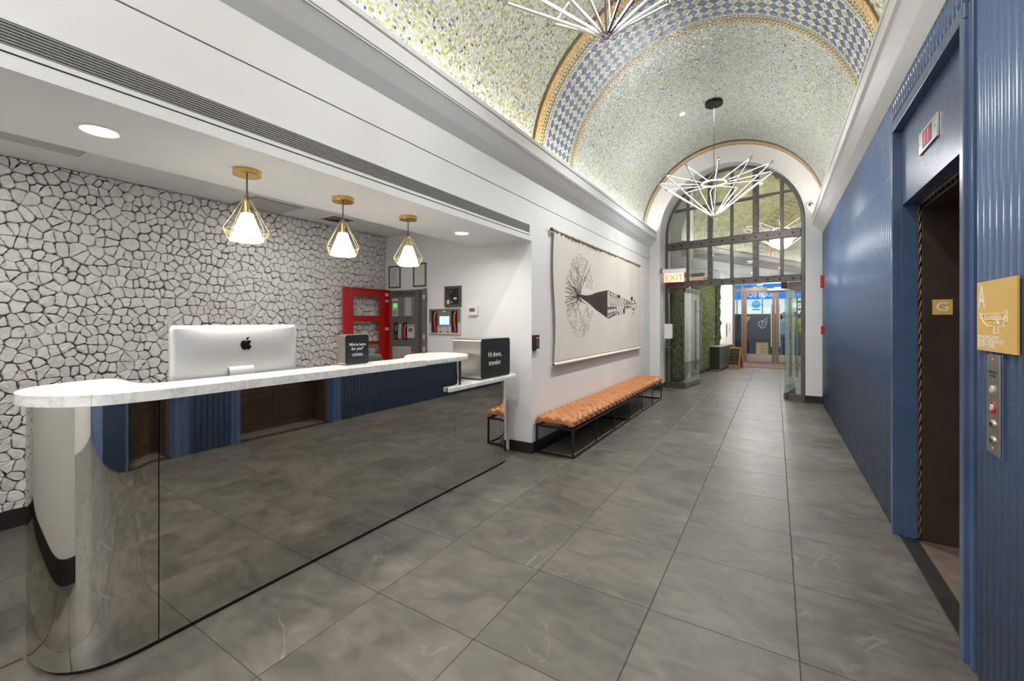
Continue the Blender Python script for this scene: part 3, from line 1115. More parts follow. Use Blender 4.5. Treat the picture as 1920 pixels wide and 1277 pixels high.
def PX(px, py, X):
    a = (px - 960) / 798.0
    Y = -X * (a * sY + cY) / (sY - a * cY)
    w = Y * cY - X * sY
    return Y, CAM_H - (py - 602) * w / 798.0


def PY(px, py, Y):
    a = (px - 960) / 798.0
    X = Y * (a * cY - sY) / (cY + a * sY)
    w = Y * cY - X * sY
    return X, CAM_H - (py - 602) * w / 798.0


def rrect(x0, x1, y0, y1, r, n=6):
    pts = []
    for cx, cy, a0 in ((x1 - r, y0 + r, -PI / 2), (x1 - r, y1 - r, 0), (x0 + r, y1 - r, PI / 2), (x0 + r, y0 + r, PI)):
        for i in range(n + 1):
            t = a0 + PI / 2 * i / n
            pts.append((cx + r * math.cos(t), cy + r * math.sin(t)))
    return pts


def spline(pts, n=6, closed=False):
    out = []
    k = len(pts)
    rng_ = range(k) if closed else range(k - 1)
    for i in rng_:
        p0 = Vector(pts[i - 1] if (closed or i > 0) else pts[i]); p1 = Vector(pts[i]); p2 = Vector(pts[(i + 1) % k])
        p3 = Vector(pts[(i + 2) % k] if (closed or i + 2 < k) else pts[(i + 1) % k])
        for j in range(n):
            t = j / n
            out.append(tuple(0.5 * ((2 * p1) + (p2 - p0) * t + (2 * p0 - 5 * p1 + 4 * p2 - p3) * t * t + (3 * p1 - p0 - 3 * p2 + p3) * t ** 3)))
    if not closed: out.append(tuple(pts[-1]))
    return out


# ------------------------------------------------------------------ reception desk
desk = thing('reception_desk', 'long reception desk clad in mirror-polished steel with a white marble counter', 'desk', (-2.5, 2.0, 0))
MX = -2.27
left_curve = spline([(MX, .760), (-2.272, .68), (-2.288, .60), (-2.325, .535), (-2.40, .475), (-2.50, .445), (-2.60, .437), (-2.70, .45), (-2.79, .495), (-2.85, .565), (-2.885, .66), (-2.89, .78)], 6)
right_curve = spline([(MX, 3.455), (-2.274, 3.53), (-2.298, 3.60), (-2.34, 3.66), (-2.40, 3.705), (-2.48, 3.73), (-2.56, 3.735)], 6)
up_curve = spline([(MX, 2.765), (-2.278, 2.82), (-2.31, 2.862), (-2.36, 2.882), (-2.42, 2.885), (-2.50, 2.885)], 5)


def wallstrip(pts, z0, z1, name, m, th=0.004, smooth=True):
    """thin bent sheet along a plan curve"""
    b = G()
    n = len(pts)
    nr = []
    for i in range(n):
        a, c = Vector(pts[max(i - 1, 0)]), Vector(pts[min(i + 1, n - 1)])
        d = (c - a).normalized()
        nr.append(Vector((-d.y, d.x)))
    outer_ = [(p[0], p[1]) for p in pts]
    cen = Vector((-2.7, 2.0))
    inn = []
    for i, p in enumerate(pts):
        q_ = Vector(p) + nr[i] * th
        q2 = Vector(p) - nr[i] * th
        inn.append(tuple(q_ if (q_ - cen).length < (q2 - cen).length else q2))
    vs = [(x, y, z0) for x, y in outer_] + [(x, y, z1) for x, y in outer_] + [(x, y, z0) for x, y in inn] + [(x, y, z1) for x, y in inn]
    fs = []
    for i in range(n - 1):
        fs += [(i, i + 1, n + i + 1, n + i), (2 * n + i, 3 * n + i, 3 * n + i + 1, 2 * n + i + 1), (n + i, n + i + 1, 3 * n + i + 1, 3 * n + i), (i, 2 * n + i, 2 * n + i + 1, i + 1)]
    fs += [(0, n, 3 * n, 2 * n), (n - 1, 3 * n - 1, 4 * n - 1, 2 * n - 1)]
    b.add(vs, fs)
    o = b.build(name, m, desk)
    if smooth:
        for p in o.data.polygons:
            p.use_smooth = abs(p.normal.z) < .5 and p.area > 1e-6 and len(p.vertices) == 4
        try: o.data.set_sharp_from_angle(angle=math.radians(35))
        except Exception: pass
    return o


wallstrip(left_curve, 0.022, 1.06, 'curved_mirror_panel', 'mirror')
wallstrip([(MX, .764), (MX, 2.763)], 0.022, 1.06, 'mirror_panel', 'mirror', smooth=False)
wallstrip([(MX, 2.765), (MX, 3.452)], 0.022, 0.82, 'mirror_panel', 'mirror', smooth=False)
wallstrip(right_curve, 0.022, 0.82, 'curved_mirror_panel', 'mirror')
wallstrip(up_curve, 0.86, 1.06, 'curved_mirror_panel', 'mirror')
# carcass and kick
k = G()
ins = [(x - .014 if y > .76 else x + (-.5 + .5) - .012, y) for x, y in left_curve]
body_poly = [(MX - .012, 3.46), (MX - .012, .76)] + [(Vector(p) + (Vector((-2.62, .78)) - Vector(p)).normalized() * .014)[:] for p in left_curve[1:]] + [(-2.86, .80), (-2.50, .82), (-2.50, 3.66)] + [(Vector(p) + (Vector((-2.52, 3.45)) - Vector(p)).normalized() * .014)[:] for p in reversed(right_curve[1:-1])]
k.prism([(p[0], p[1]) for p in body_poly], 0.0, 0.80)
k.build('carcass', 'black', desk)
k = G()
k.box(-2.49, MX - .012, .80, 2.86, .80, 1.06)
k.prism([(p[0], p[1]) for p in [(MX - .012, .80)] + [(Vector(p) + (Vector((-2.62, .78)) - Vector(p)).normalized() * .014)[:] for p in left_curve[1:]] + [(-2.86, .80)]], .80, 1.06)
k.build('riser', 'black', desk)
# marble slabs
ct = spline([(-2.25, .80), (-2.262, .70), (-2.285, .61), (-2.325, .545), (-2.40, .478), (-2.50, .425), (-2.62, .405), (-2.74, .43), (-2.84, .50), (-2.90, .62), (-2.925, .73), (-2.88, .785), (-2.76, .79), (-2.62, .785), (-2.535, .805), (-2.502, .87)], 5)
ct_r = spline([(-2.502, 2.35), (-2.54, 2.44), (-2.64, 2.55), (-2.745, 2.68), (-2.785, 2.85), (-2.745, 3.0), (-2.64, 3.085), (-2.50, 3.11), (-2.37, 3.06), (-2.285, 2.95), (-2.252, 2.80)], 5)
full = [(p[0], p[1]) for p in ct] + [(p[0], p[1]) for p in ct_r]
for part in (0, 1, 2):
    poly = list(full)
    if part == 0: poly = clip_poly(poly, 0, 1, 0.5585)
    if part == 1: poly = clip_poly(clip_poly(poly, 0, -1, -0.5595), 0, 1, 2.40)
    if part == 2: poly = clip_poly(poly, 0, -1, -2.401)
    G().prism(poly, 1.060, 1.105).build('counter_slab', 'marble', desk, bevel=0.011, segs=3)
shelf = [(-2.235, 2.655), (-2.235, 3.62)] + spline([(-2.235, 3.62), (-2.243, 3.69), (-2.275, 3.75), (-2.34, 3.79)], 4)[1:] + [(-2.40, 3.80), (-2.80, 3.80), (-2.80, 2.905), (-2.36, 2.905), (-2.30, 2.885), (-2.285, 2.86), (-2.272, 2.80), (-2.262, 2.665), (-2.255, 2.655)]
G().prism(shelf, .820, .860).build('transaction_shelf', 'marble', desk, bevel=0.008, segs=3)
# staff side worktop
boxo('worktop', 'white', (-3.12, -2.51, 1.0, 2.85, .828, .856), desk, bevel=.003)
boxo('pedestal', 'greymid', (-3.0, -2.52, 1.05, 1.45, .02, .826), desk, bevel=.002)
boxo('pedestal', 'greymid', (-3.0, -2.52, 2.40, 2.80, .02, .826), desk, bevel=.002)

# threshold strip at the open end of the desk
boxo('threshold_strip', 'brassdark', (-2.672, -2.650, YP + .02, .43, 0.0, .006))
tag(bpy.data.objects['threshold_strip'], 'thin dark metal strip on the floor left of the curved desk end', 'threshold strip')

# ------------------------------------------------------------------ desktop computer seen from behind
pc = thing('desktop_computer', 'silver all-in-one desktop computer on the reception desk, seen from behind', 'computer', (-2.60, 1.25, .856))
YC, ZC_, HW, HH = 1.243, 1.17, .332, .208
b = G()
NU, NV = 28, 18
def imx(u, v):
    return -2.588 + 0.006 + 0.042 * (max(0, 1 - abs(u) ** 3.2)) ** .9 * (max(0, 1 - abs(v) ** 3.2)) ** .9
vs = []
for i in range(NU + 1):
    for j in range(NV + 1):
        u, v = -1 + 2 * i / NU, -1 + 2 * j / NV
        # squash corners for rounding
        yy, zz = u * HW, v * HH
        r_ = .022
        ax_, az_ = abs(yy) - (HW - r_), abs(zz) - (HH - r_)
        if ax_ > 0 and az_ > 0:
            L_ = math.hypot(ax_, az_)
            m_ = max(ax_, az_)
            yy = math.copysign(HW - r_ + ax_ * m_ / L_, yy); zz = math.copysign(HH - r_ + az_ * m_ / L_, zz)
        vs.append((imx(u, v), YC + yy, ZC_ + zz))
fs = []
for i in range(NU):
    for j in range(NV):
        a = i * (NV + 1) + j
        fs.append((a, a + NV + 1, a + NV + 2, a + 1))
n0 = len(vs)
ring = [i * (NV + 1) for i in range(NU + 1)] + [NU * (NV + 1) + j for j in range(1, NV + 1)] + [i * (NV + 1) + NV for i in range(NU - 1, -1, -1)] + [j for j in range(NV - 1, 0, -1)]
for r_ in ring: vs.append((-2.598, vs[r_][1], vs[r_][2]))
m_ = len(ring)
for q_ in range(m_): fs.append((ring[q_], ring[(q_ + 1) % m_], n0 + (q_ + 1) % m_, n0 + q_))
fs.append(tuple(range(n0, n0 + m_)))
b.add(vs, fs)
o = b.build('housing', 'aluminium', pc)
for p in o.data.polygons: p.use_smooth = len(p.vertices) == 4 and abs(p.normal.x) > .2
boxo('screen', 'black', (-2.601, -2.5985, YC - HW + .012, YC + HW - .012, ZC_ - HH + .03, ZC_ + HH - .01), pc)
st = G()
path = [(-2.548, 1.150), (-2.530, 1.135), (-2.522, 1.10), (-2.524, 1.05), (-2.535, .98), (-2.55, .90), (-2.56, .868), (-2.60, .861), (-2.74, .860)]
path = spline(path, 3)
outp = []
for i, p in enumerate(path):
    a_, c_2 = Vector(path[max(i - 1, 0)]), Vector(path[min(i + 1, len(path) - 1)])
    d_ = (c_2 - a_).normalized(); nn = Vector((d_.y, -d_.x)) * .004
    outp.append((p[0] - nn.x, p[1] - nn.y))
st.prism([(p[0], p[1]) for p in path] + list(reversed(outp)), YC - .082, YC + .048, 'y')
st.build('stand', 'aluminium', pc, bevel=.001)
ap = [(0, .20), (.10, .26), (.24, .28), (.36, .22), (.42, .14), (.33, .06), (.29, -.04), (.31, -.14), (.37, -.22), (.45, -.27), (.40, -.38), (.30, -.50), (.20, -.57), (.10, -.55), (0, -.51), (-.10, -.55), (-.20, -.57), (-.30, -.50), (-.40, -.36), (-.46, -.20), (-.48, -.02), (-.44, .12), (-.36, .22), (-.24, .28), (-.10, .26)]
leaf = [(0, .31), (0, .42), (.08, .54), (.20, .60), (.20, .48), (.12, .36)]
sc_ = .062
ly, lz = PX(462, 644, -2.538)
b = G()
b.prism([(ly + x * sc_, lz + y * sc_) for x, y in spline(ap, 2, True)], -2.5415, -2.5375, 'x')
b.prism([(ly + x * sc_, lz + y * sc_) for x, y in spline(leaf, 3, True)], -2.5415, -2.5375, 'x')
b.build('emblem', 'logo', pc)

# ------------------------------------------------------------------ small counter sign
sg = thing('counter_sign', 'small black block sign reading We are here for you on the marble counter', 'sign', (-2.46, 1.92, 1.105))
sg['label'] = 'small black rounded block sign standing on the long marble counter'
y0_, y1_ = 1.812, 2.006
G().prism(rrect(y0_, y1_, 1.106, 1.308, .018), -2.495, -2.4215, 'x').build('block', 'steel', sg, bevel=.002)
G().prism(rrect(y0_ + .003, y1_ - .003, 1.109, 1.305, .016), -2.4215, -2.4185, 'x').build('face', 'signblack', sg)
ym = (y0_ + y1_) / 2
text("We're here", .0285, 'letter', sg, (-2.418, ym, 1.232), FACE_PX, align='CENTER')
text("for you*", .0285, 'letter', sg, (-2.418, ym, 1.204), FACE_PX, align='CENTER')
for q_, (s_x, zz) in enumerate(((.075, 1.178), (.095, 1.171), (.085, 1.164))):
    boxo('fine_print', 'letter', (-2.4185, -2.4178, ym - s_x / 2, ym + s_x / 2, zz, zz + .0022), sg)

# ------------------------------------------------------------------ large welcome box
wb = thing('welcome_box', 'large black and steel box sign on the lower marble shelf of the desk', 'sign', (-2.42, 3.385, .86))
ya_, yb_ = 3.134, 3.636
b = G()
o1, i1 = rrect(ya_, yb_, .861, 1.236, .034, 8), rrect(ya_ + .006, yb_ - .006, .867, 1.230, .029, 8)
for X0_, X1_ in ((-2.60, -2.275),):
    A = [(X0_, p[0], p[1]) for p in o1]; B = [(X1_, p[0], p[1]) for p in o1]
    b.strip(A, B, True)
    A2 = [(X0_, p[0], p[1]) for p in i1]; B2 = [(X1_, p[0], p[1]) for p in i1]
    b.strip(A2, B2, True); b.strip(B, B2, True); b.strip(A, A2, True)
o = b.build('steel_shell', 'steel', wb)
for p in o.data.polygons: p.use_smooth = p.area > .001
G().prism(i1, -2.5990, -2.2765, 'x').build('face', 'signblack', wb)
hy, hz = PX(915.5, 670, -2.275)
text("Hi there,", .068, 'letter', wb, (-2.2762, hy, hz), FACE_PX, sx=.93)
hy2, hz2 = PX(916.5, 685.5, -2.275)
text("traveler.", .068, 'letter', wb, (-2.2762, hy2, hz2), FACE_PX, sx=.93)

# ------------------------------------------------------------------ office chair behind the desk
oc = thing('office_chair', 'grey mesh-backed office chair behind the desk, only its top showing', 'chair', (-3.42, 2.98, 0))
ox, oy = -3.42, 2.98
b = G()
vs, fs = [], []
for i in range(13):
    for j in range(9):
        u, v = -1 + i / 6, j / 8
        wv = .235 * (1 - .25 * (1 - v) ** 2) * (1 if v < .8 else math.sqrt(max(0, 1 - ((v - .8) / .2) ** 2 * .45)))
        vs.append((ox - .24 - .05 * math.sin(v * PI) + .045 * u * u, oy + u * wv, .56 + v * .51 - .03 * u * u * v))
for i in range(12):
    for j in range(8):
        a = i * 9 + j
        fs.append((a, a + 9, a + 10, a + 1))
b.add(vs, fs)
o = b.build('backrest', 'mesh', oc, smooth=True)
md = o.modifiers.new('thickness', 'SOLIDIFY'); md.thickness = .018
b = G(); b.prism([(p[0] + ox, p[1] + oy) for p in rrect(-.24, .24, -.25, .25, .09)], .46, .53); b.build('seat', 'mesh', oc, bevel=.02, segs=3)
b = G(); b.cyl((ox, oy, .10), (ox, oy, .46), .028, n=16); b.build('gas_column', 'black', oc)
for k_ in range(5):
    t = k_ * 2 * PI / 5 + .3
    e_ = (ox + .30 * math.cos(t), oy + .30 * math.sin(t))
    G().tube([(ox, oy, .11), (ox + .15 * math.cos(t), oy + .15 * math.sin(t), .095), (e_[0], e_[1], .07)], [.024, .02, .015], 8).build('base_leg', 'black', oc)
    G().cyl((e_[0] - .012 * math.sin(t), e_[1] + .012 * math.cos(t), .026), (e_[0] + .012 * math.sin(t), e_[1] - .012 * math.cos(t), .026), .026, n=14).build('caster', 'black', oc)
G().tube([(ox - .05, oy, .45), (ox - .26, oy, .46), (ox - .27, oy, .62)], .018, 8).build('back_bracket', 'black', oc)
for s in (-1, 1):
    G().tube([(ox - .02, oy + s * .25, .48), (ox - .02, oy + s * .30, .50), (ox - .04, oy + s * .30, .68)], .013, 8).build('arm_post', 'black', oc)
    G().prism([(p[0] + ox - .03, p[1] + oy + s * .30) for p in rrect(-.12, .12, -.035, .035, .03)], .68, .705).build('armrest', 'black', oc, bevel=.006)

# ------------------------------------------------------------------ things on the alcove back wall
YW = YA


def onw(name, m, px0, py0, px1, py1, ya, yb, parent=None, **kw):
    """box on the back wall from its photo rectangle; ya nearer the camera than yb"""
    xa, za = PY(px0, py0, ya); xb, zb = PY(px1, py1, ya)
    return boxo(name, m, (xa, xb, ya, yb, za, zb), parent, **kw)


def frame_on(name, lab, cat, px0, py0, px1, py1, fw, depth, mf, group=None):
    xa, za = PY(px0, py0, YW - depth); xb, zb = PY(px1, py1, YW - depth)
    za, zb = max(za, zb), min(za, zb)
    t = thing(name, lab, cat, ((xa + xb) / 2, YW, zb), group)
    b = G()
    b.box(xa, xb, YW - depth, YW - .0005, za - fw, za); b.box(xa, xb, YW - depth, YW - .0005, zb, zb + fw)
    b.box(xa, xa + fw, YW - depth, YW - .0005, zb + fw, za - fw); b.box(xb - fw, xb, YW - depth, YW - .0005, zb + fw, za - fw)
    b.build('frame', mf, t, bevel=.002)
    return t, xa + fw, xb - fw, zb + fw, za - fw


t, xa, xb, za, zb = frame_on('framed_notice', 'left one of the two grey-framed paper notices above the alarm cabinet', 'frame', 728.2, 499.5, 750, 539.4, .018, .016, 'frame', 'framed notices above the alarm cabinet')
boxo('paper', 'paper', (xa, xb, YW - .008, YW - .004, za, zb), t)
rs2 = random.Random(3)
boxo('heading', 'ink', ((xa + xb) / 2 - .035, (xa + xb) / 2 + .035, YW - .0086, YW - .008, zb - .045, zb - .038), t)
for q_ in range(11):
    x0_ = xa + .03
    boxo('text_line', 'ink', (x0_, x0_ + rs2.uniform(.06, .12), YW - .0086, YW - .008, zb - .08 - q_ * .0125, zb - .0768 - q_ * .0125), t)
t, xa, xb, za, zb = frame_on('framed_notice', 'right one of the two grey-framed paper notices above the alarm cabinet', 'frame', 773.9, 494.2, 798.2, 536.7, .020, .016, 'frame', 'framed notices above the alarm cabinet')
boxo('paper', 'paper', (xa, xb, YW - .008, YW - .004, za, zb), t)
for q_ in range(7):
    x0_ = xa + .03 + rs2.uniform(0, .02)
    boxo('text_line', 'lightgrey', (x0_, x0_ + rs2.uniform(.04, .11), YW - .0086, YW - .008, zb - .06 - q_ * .022, zb - .0575 - q_ * .022), t)

# grey fire alarm cabinet with its open red door
D0 = YW - .06
q = lambda x, y: (720 + x * 180 / 1149, 480 + y * 200 / 1277)
xa, zt = PY(731, 545.5, D0)
xb, _ = PY(793.5, 545, D0)
zb_ = .62
cabt = thing('alarm_cabinet', 'tall grey fire alarm cabinet on the white wall beside the red door', 'cabinet', ((xa + xb) / 2, YW, zb_))
b = G()
b.box(xa, xb, D0 + .002, YW - .0005, zb_, zt)
b.build('cabinet_box', 'grey', cabt, bevel=.002)
xs_, _ = PY(785.5, 545, D0)
boxo('door_edge', 'greydark', (xs_, xs_ + .03, D0 - .008, D0 + .002, zb_ + .01, zt - .005), cabt)
boxo('side_flange', 'greymid', (xb + .0005, xb + .010, D0 - .004, YW - .001, zb_, zt + .01), cabt)
def cabr(name, m, x0, y0, x1, y1, d, dep=.012, **kw):
    p0, p1 = q(x0, y0), q(x1, y1)
    ax_, az_ = PY(p0[0], p0[1], D0); bx_, bz_ = PY(p1[0], p1[1], D0)
    return boxo(name, m, (ax_, bx_, D0 - d, D0 - d + dep, az_, bz_), cabt, **kw)
for x0, x1 in ((105, 222), (244, 365)): cabr('louvre', 'greydark', x0, 432, x1, 464, .004)
cabr('upper_bay', 'greymid', 103, 500, 368, 722, .002, .004)
cabr('controller', 'lightgrey', 106, 512, 174, 720, .010)
cabr('display', 'greenlcd', 120, 572, 162, 620, .0115, .002)
for k_ in range(4): cabr('button', 'greydark', 112 + k_ * 16, 540, 122 + k_ * 16, 560, .0115, .002)
for r_ in range(3):
    for k_ in range(3): cabr('key', 'greymid', 116 + k_ * 17, 655 + r_ * 18, 128 + k_ * 17, 668 + r_ * 18, .0115, .002)
for x0 in (253, 291):
    cabr('label_strip', 'lightgrey', x0, 502, x0 + 36, 714, .006)
    for k_ in range(14): cabr('label', 'greymid', x0 + 8, 510 + k_ * 14.4, x0 + 26, 517 + k_ * 14.4, .0068, .001)
cabr('blank_plate', 'greymid', 178, 506, 215, 716, .005); cabr('blank_plate', 'greymid', 332, 506, 364, 716, .005)
cabr('recess', 'black', 120, 795, 170, 1000, .003, .005)
cabr('cable_bundle', 'greymid', 138, 830, 160, 900, .012)
cabr('cable_bundle', 'greydark', 132, 930, 158, 985, .012)
cabr('label_strip', 'lightgrey', 172, 815, 204, 985, .006)
for k_ in range(6): cabr('label', 'greydark', 178, 826 + k_ * 26, 192, 838 + k_ * 26, .0068, .001)
cabr('handset_bay', 'black', 226, 795, 278, 1000, .003, .005)
p0, p1 = q(262, 825), q(240, 990)
def w3(p, Y): a_ = PY(p[0], p[1], Y); return (a_[0], Y, a_[1])
hs_ = G(); hs_.tube(spline([w3(q(268, 822), D0 - .02), w3(q(252, 850), D0 - .035), w3(q(244, 920), D0 - .035), w3(q(256, 990), D0 - .02)], 4), .011, 8); hs_.build('handset', 'redplastic', cabt, smooth=True)
cabr('controller', 'lightgrey', 284, 822, 364, 982, .010)
cabr('display', 'greylcd', 300, 862, 346, 908, .0115, .002)
for k_ in range(3): cabr('button', 'greymid', 292 + k_ * 24, 830, 306 + k_ * 24, 846, .0115, .002)
for k_ in range(6):
    cabr('module', 'lightgrey', 108 + k_ * 37, 1083, 138 + k_ * 37, 1240, .008)
    for r_ in range(9): cabr('label', 'greymid', 116 + k_ * 37, 1092 + r_ * 15, 130 + k_ * 37, 1099 + r_ * 15, .0088, .001)
cabr('module', 'redplastic', 332, 1138, 368, 1175, .010)
for y0 in (462, 940, 1090): cabr('latch', 'lightgrey', 470, y0, 488, y0 + 55, .008)

dx = -4.325
d_y0, d_zt = PX(643, 537.5, dx); d_y1, _ = PX(729, 545, dx)
rd = thing('door', 'red steel cabinet door with open window cutouts swung against the stone wall', None, (dx, (d_y0 + d_y1) / 2, .62))
rd.parent = cabt
rd.location = Vector(rd['_o']) - Vector(cabt['_o'])
k_ = lambda x, y: PX(600 + x * .29766, 480 + y * .29766, dx)
zbot = .64
ws = [k_(205, 255), k_(370, 378)], [k_(205, 415), k_(370, 535)], [k_(205, 565), k_(370, 680)]
ws = [(a[0], b_[0], min(a[1], b_[1]), max(a[1], b_[1])) for a, b_ in ws]
wy0, wy1 = ws[0][0], ws[0][1]
b = G()
b.box(dx - .012, dx + .012, d_y0, wy0, zbot, d_zt); b.box(dx - .012, dx + .012, wy1, d_y1, zbot, d_zt)
zs = [d_zt] + sum([[w_[3], w_[2]] for w_ in ws], []) + [zbot]
for i in range(0, len(zs), 2): b.box(dx - .012, dx + .012, wy0, wy1, zs[i + 1], zs[i])
b.build('door_panel', 'red', rd, bevel=.002)
b = G()
b.box(dx + .012, dx + .03, d_y0, d_y0 + .012, zbot, d_zt); b.box(dx + .012, dx + .03, d_y1 - .012, d_y1, zbot, d_zt); b.box(dx + .012, dx + .03, d_y0 + .012, d_y1 - .012, d_zt - .012, d_zt)
b.build('return_flange', 'red', rd)
for w_ in ws:
    b = G()
    for (a_, c_2, e_, f__) in ((w_[0] - .006, w_[1] + .006, w_[3], w_[3] + .006), (w_[0] - .006, w_[1] + .006, w_[2] - .006, w_[2]), (w_[0] - .006, w_[0], w_[2], w_[3]), (w_[1], w_[1] + .006, w_[2], w_[3])):
        b.box(dx + .012, dx + .016, a_, c_2, e_, f__)
    b.build('window_rim', 'brassdark', rd)
ly0, lz0 = k_(228, 232)
for q_ in range(15):
    if q_ in (4, 9): continue
    boxo('worn_letter', 'brassdark', (dx + .0122, dx + .013, ly0 + q_ * .022, ly0 + q_ * .022 + rs2.uniform(.008, .015), lz0 - .012, lz0 - .012 + rs2.uniform(.018, .03)), rd)
for yy_ in (245, 285, 460): 
    hy_, hz_ = k_(418, yy_)
    boxo('hinge', 'lightgrey', (dx + .012, dx + .03, hy_ - .03, hy_ + .02, hz_ - .02, hz_ + .02), rd, bevel=.002)

# black annunciator
t, xa, xb, za, zb = frame_on('annunciator_panel', 'small black framed annunciator above the twin red phones', 'panel', 833, 537.2, 863.6, 575.4, .026, .02, 'greydark')
boxo('plate', 'black', (xa, xb, YW - .014, YW - .006, za, zb), t)
for k2, (u, v, w_, h_, mm) in enumerate(((.36, .80, .10, .12, 'redplastic'), (.34, .38, .06, .06, 'redplastic'), (.70, .38, .24, .14, 'lightgrey'), (.16, .18, .22, .26, 'lightgrey'), (.42, .16, .10, .08, 'lightgrey'), (.15, .6, .14, .5, 'greydark'))):
    X_, Z_ = xa + (xb - xa) * u, za + (zb - za) * v
    boxo('module', mm, (X_ - (xb - xa) * w_ / 2, X_ + (xb - xa) * w_ / 2, YW - .018, YW - .014, Z_ - (zb - za) * h_ / 2, Z_ + (zb - za) * h_ / 2), t)
b = G()
b.box(xa, xb, YW - .0155, YW - .014, zb - .004, zb); b.box(xa, xb, YW - .0155, YW - .014, za, za + .004); b.box(xa, xa + .004, YW - .0155, YW - .014, za, zb); b.box(xb - .004, xb, YW - .0155, YW - .014, za, zb)
b.build('inner_rim', 'brassdark', t)

# voice command panel with two red handsets
DP = YW - .03
def pr(name, m, x0, y0, x1, y1, d0, d1, t, **kw):
    p0, p1 = q(x0, y0), q(x1, y1)
    ax_, az_ = PY(p0[0], p0[1], YW - d1); bx_, bz_ = PY(p1[0], p1[1], YW - d1)
    return boxo(name, m, (ax_, bx_, YW - d1, YW - d0, az_, bz_), t, **kw)
x_, z_ = PY(833, 628, DP)
vp_ = thing('voice_panel', 'steel emergency voice panel with a lit screen between two red handsets', 'panel', (x_, YW, z_))
pr('back_plate', 'lightgrey', 541, 636, 908, 943, .001, .022, vp_, bevel=.002)
pr('upper_fascia', 'greymid', 541, 636, 908, 652, .022, .028, vp_)
pr('upper_fascia', 'greymid', 541, 652, 566, 795, .022, .028, vp_)
pr('upper_fascia', 'greymid', 884, 652, 908, 795, .022, .028, vp_)
pr('upper_fascia', 'greymid', 640, 652, 800, 828, .022, .028, vp_)
pr('handset_bay', 'black', 567, 654, 637, 918, .0222, .024, vp_)
pr('handset_bay', 'black', 804, 654, 880, 918, .0222, .024, vp_)
pr('touch_screen', 'screen', 664, 722, 780, 822, .028, .030, vp_)
pr('screen_base', 'signblue', 648, 824, 796, 836, .028, .031, vp_)
pr('name_plate', 'lightgrey', 698, 655, 738, 674, .028, .029, vp_)
pr('indicator', 'redplastic', 712, 702, 730, 718, .028, .031, vp_)
for cx_ in (675, 762):
    c0 = w3(q(cx_, 858), YW - .024); G().cyl(c0, (c0[0], c0[1] - .008, c0[2]), .006, n=12).build('button', 'redplastic', vp_)
    c0 = w3(q(cx_ + 2, 905), YW - .024); b = G(); b.cyl(c0, (c0[0], c0[1] - .006, c0[2]), .012, n=16); b.build('speaker_dial', 'greymid', vp_)
for s0, cx_ in ((0, 612), (1, 848)):
    b = G(); b.tube(spline([w3(q(cx_ + 14, 672), YW - .035), w3(q(cx_ - 4, 700), YW - .055), w3(q(cx_ - 8, 790), YW - .058), w3(q(cx_ + 4, 870), YW - .05), w3(q(cx_ + 6, 905), YW - .035)], 4), [.011] * 4 + [.009] * 9 + [.012] * 4, 8)
    b.build('handset', 'redplastic', vp_, smooth=True)
    b = G(); b.tube([w3((q(cx_ - 16, 890)[0] + 2.2 * math.cos(u_ * .7) + u_ * .35, q(0, 902)[1] + 1.6 * math.sin(u_ * .7)), YW - .03) for u_ in range(18)], .002, 5)
    b.build('coiled_cord', 'redplastic', vp_)

# thermostat and outlet
th_ = thing('thermostat', 'white thermostat with a grey display on the wall right of the alarm panels', 'thermostat', (PY(887, 590, YW)[0], YW, 1.46))
xa, za = PY(877, 573.5, YW - .028); xb, zb = PY(895, 591, YW - .028)
G().prism(rrect(xa, xb, zb, za, .008), YW - .028, YW - .001, 'y').build('body', 'white', th_, bevel=.003)
boxo('display', 'greylcd', (xa + .024, xb - .038, YW - .0295, YW - .0278, zb + .040, za - .028), th_)
boxo('lower_cover', 'lightgrey', (xa + .02, xb - .01, YW - .024, YW - .002, zb - .008, zb + .002), th_)
ot = thing('wall_outlet', 'small white socket box low on the back wall left of the black welcome box', 'outlet', (PY(857.5, 660, YW)[0], YW, 1.1))
xa, za = PY(852, 655, YW - .03); xb, zb = PY(863.5, 667, YW - .03)
boxo('box', 'white', (xa, xb, YW - .03, YW - .001, zb, za), ot, bevel=.003)
boxo('socket', 'greydark', (xa + .018, xb - .018, YW - .0312, YW - .029, zb + .02, za - .02), ot)

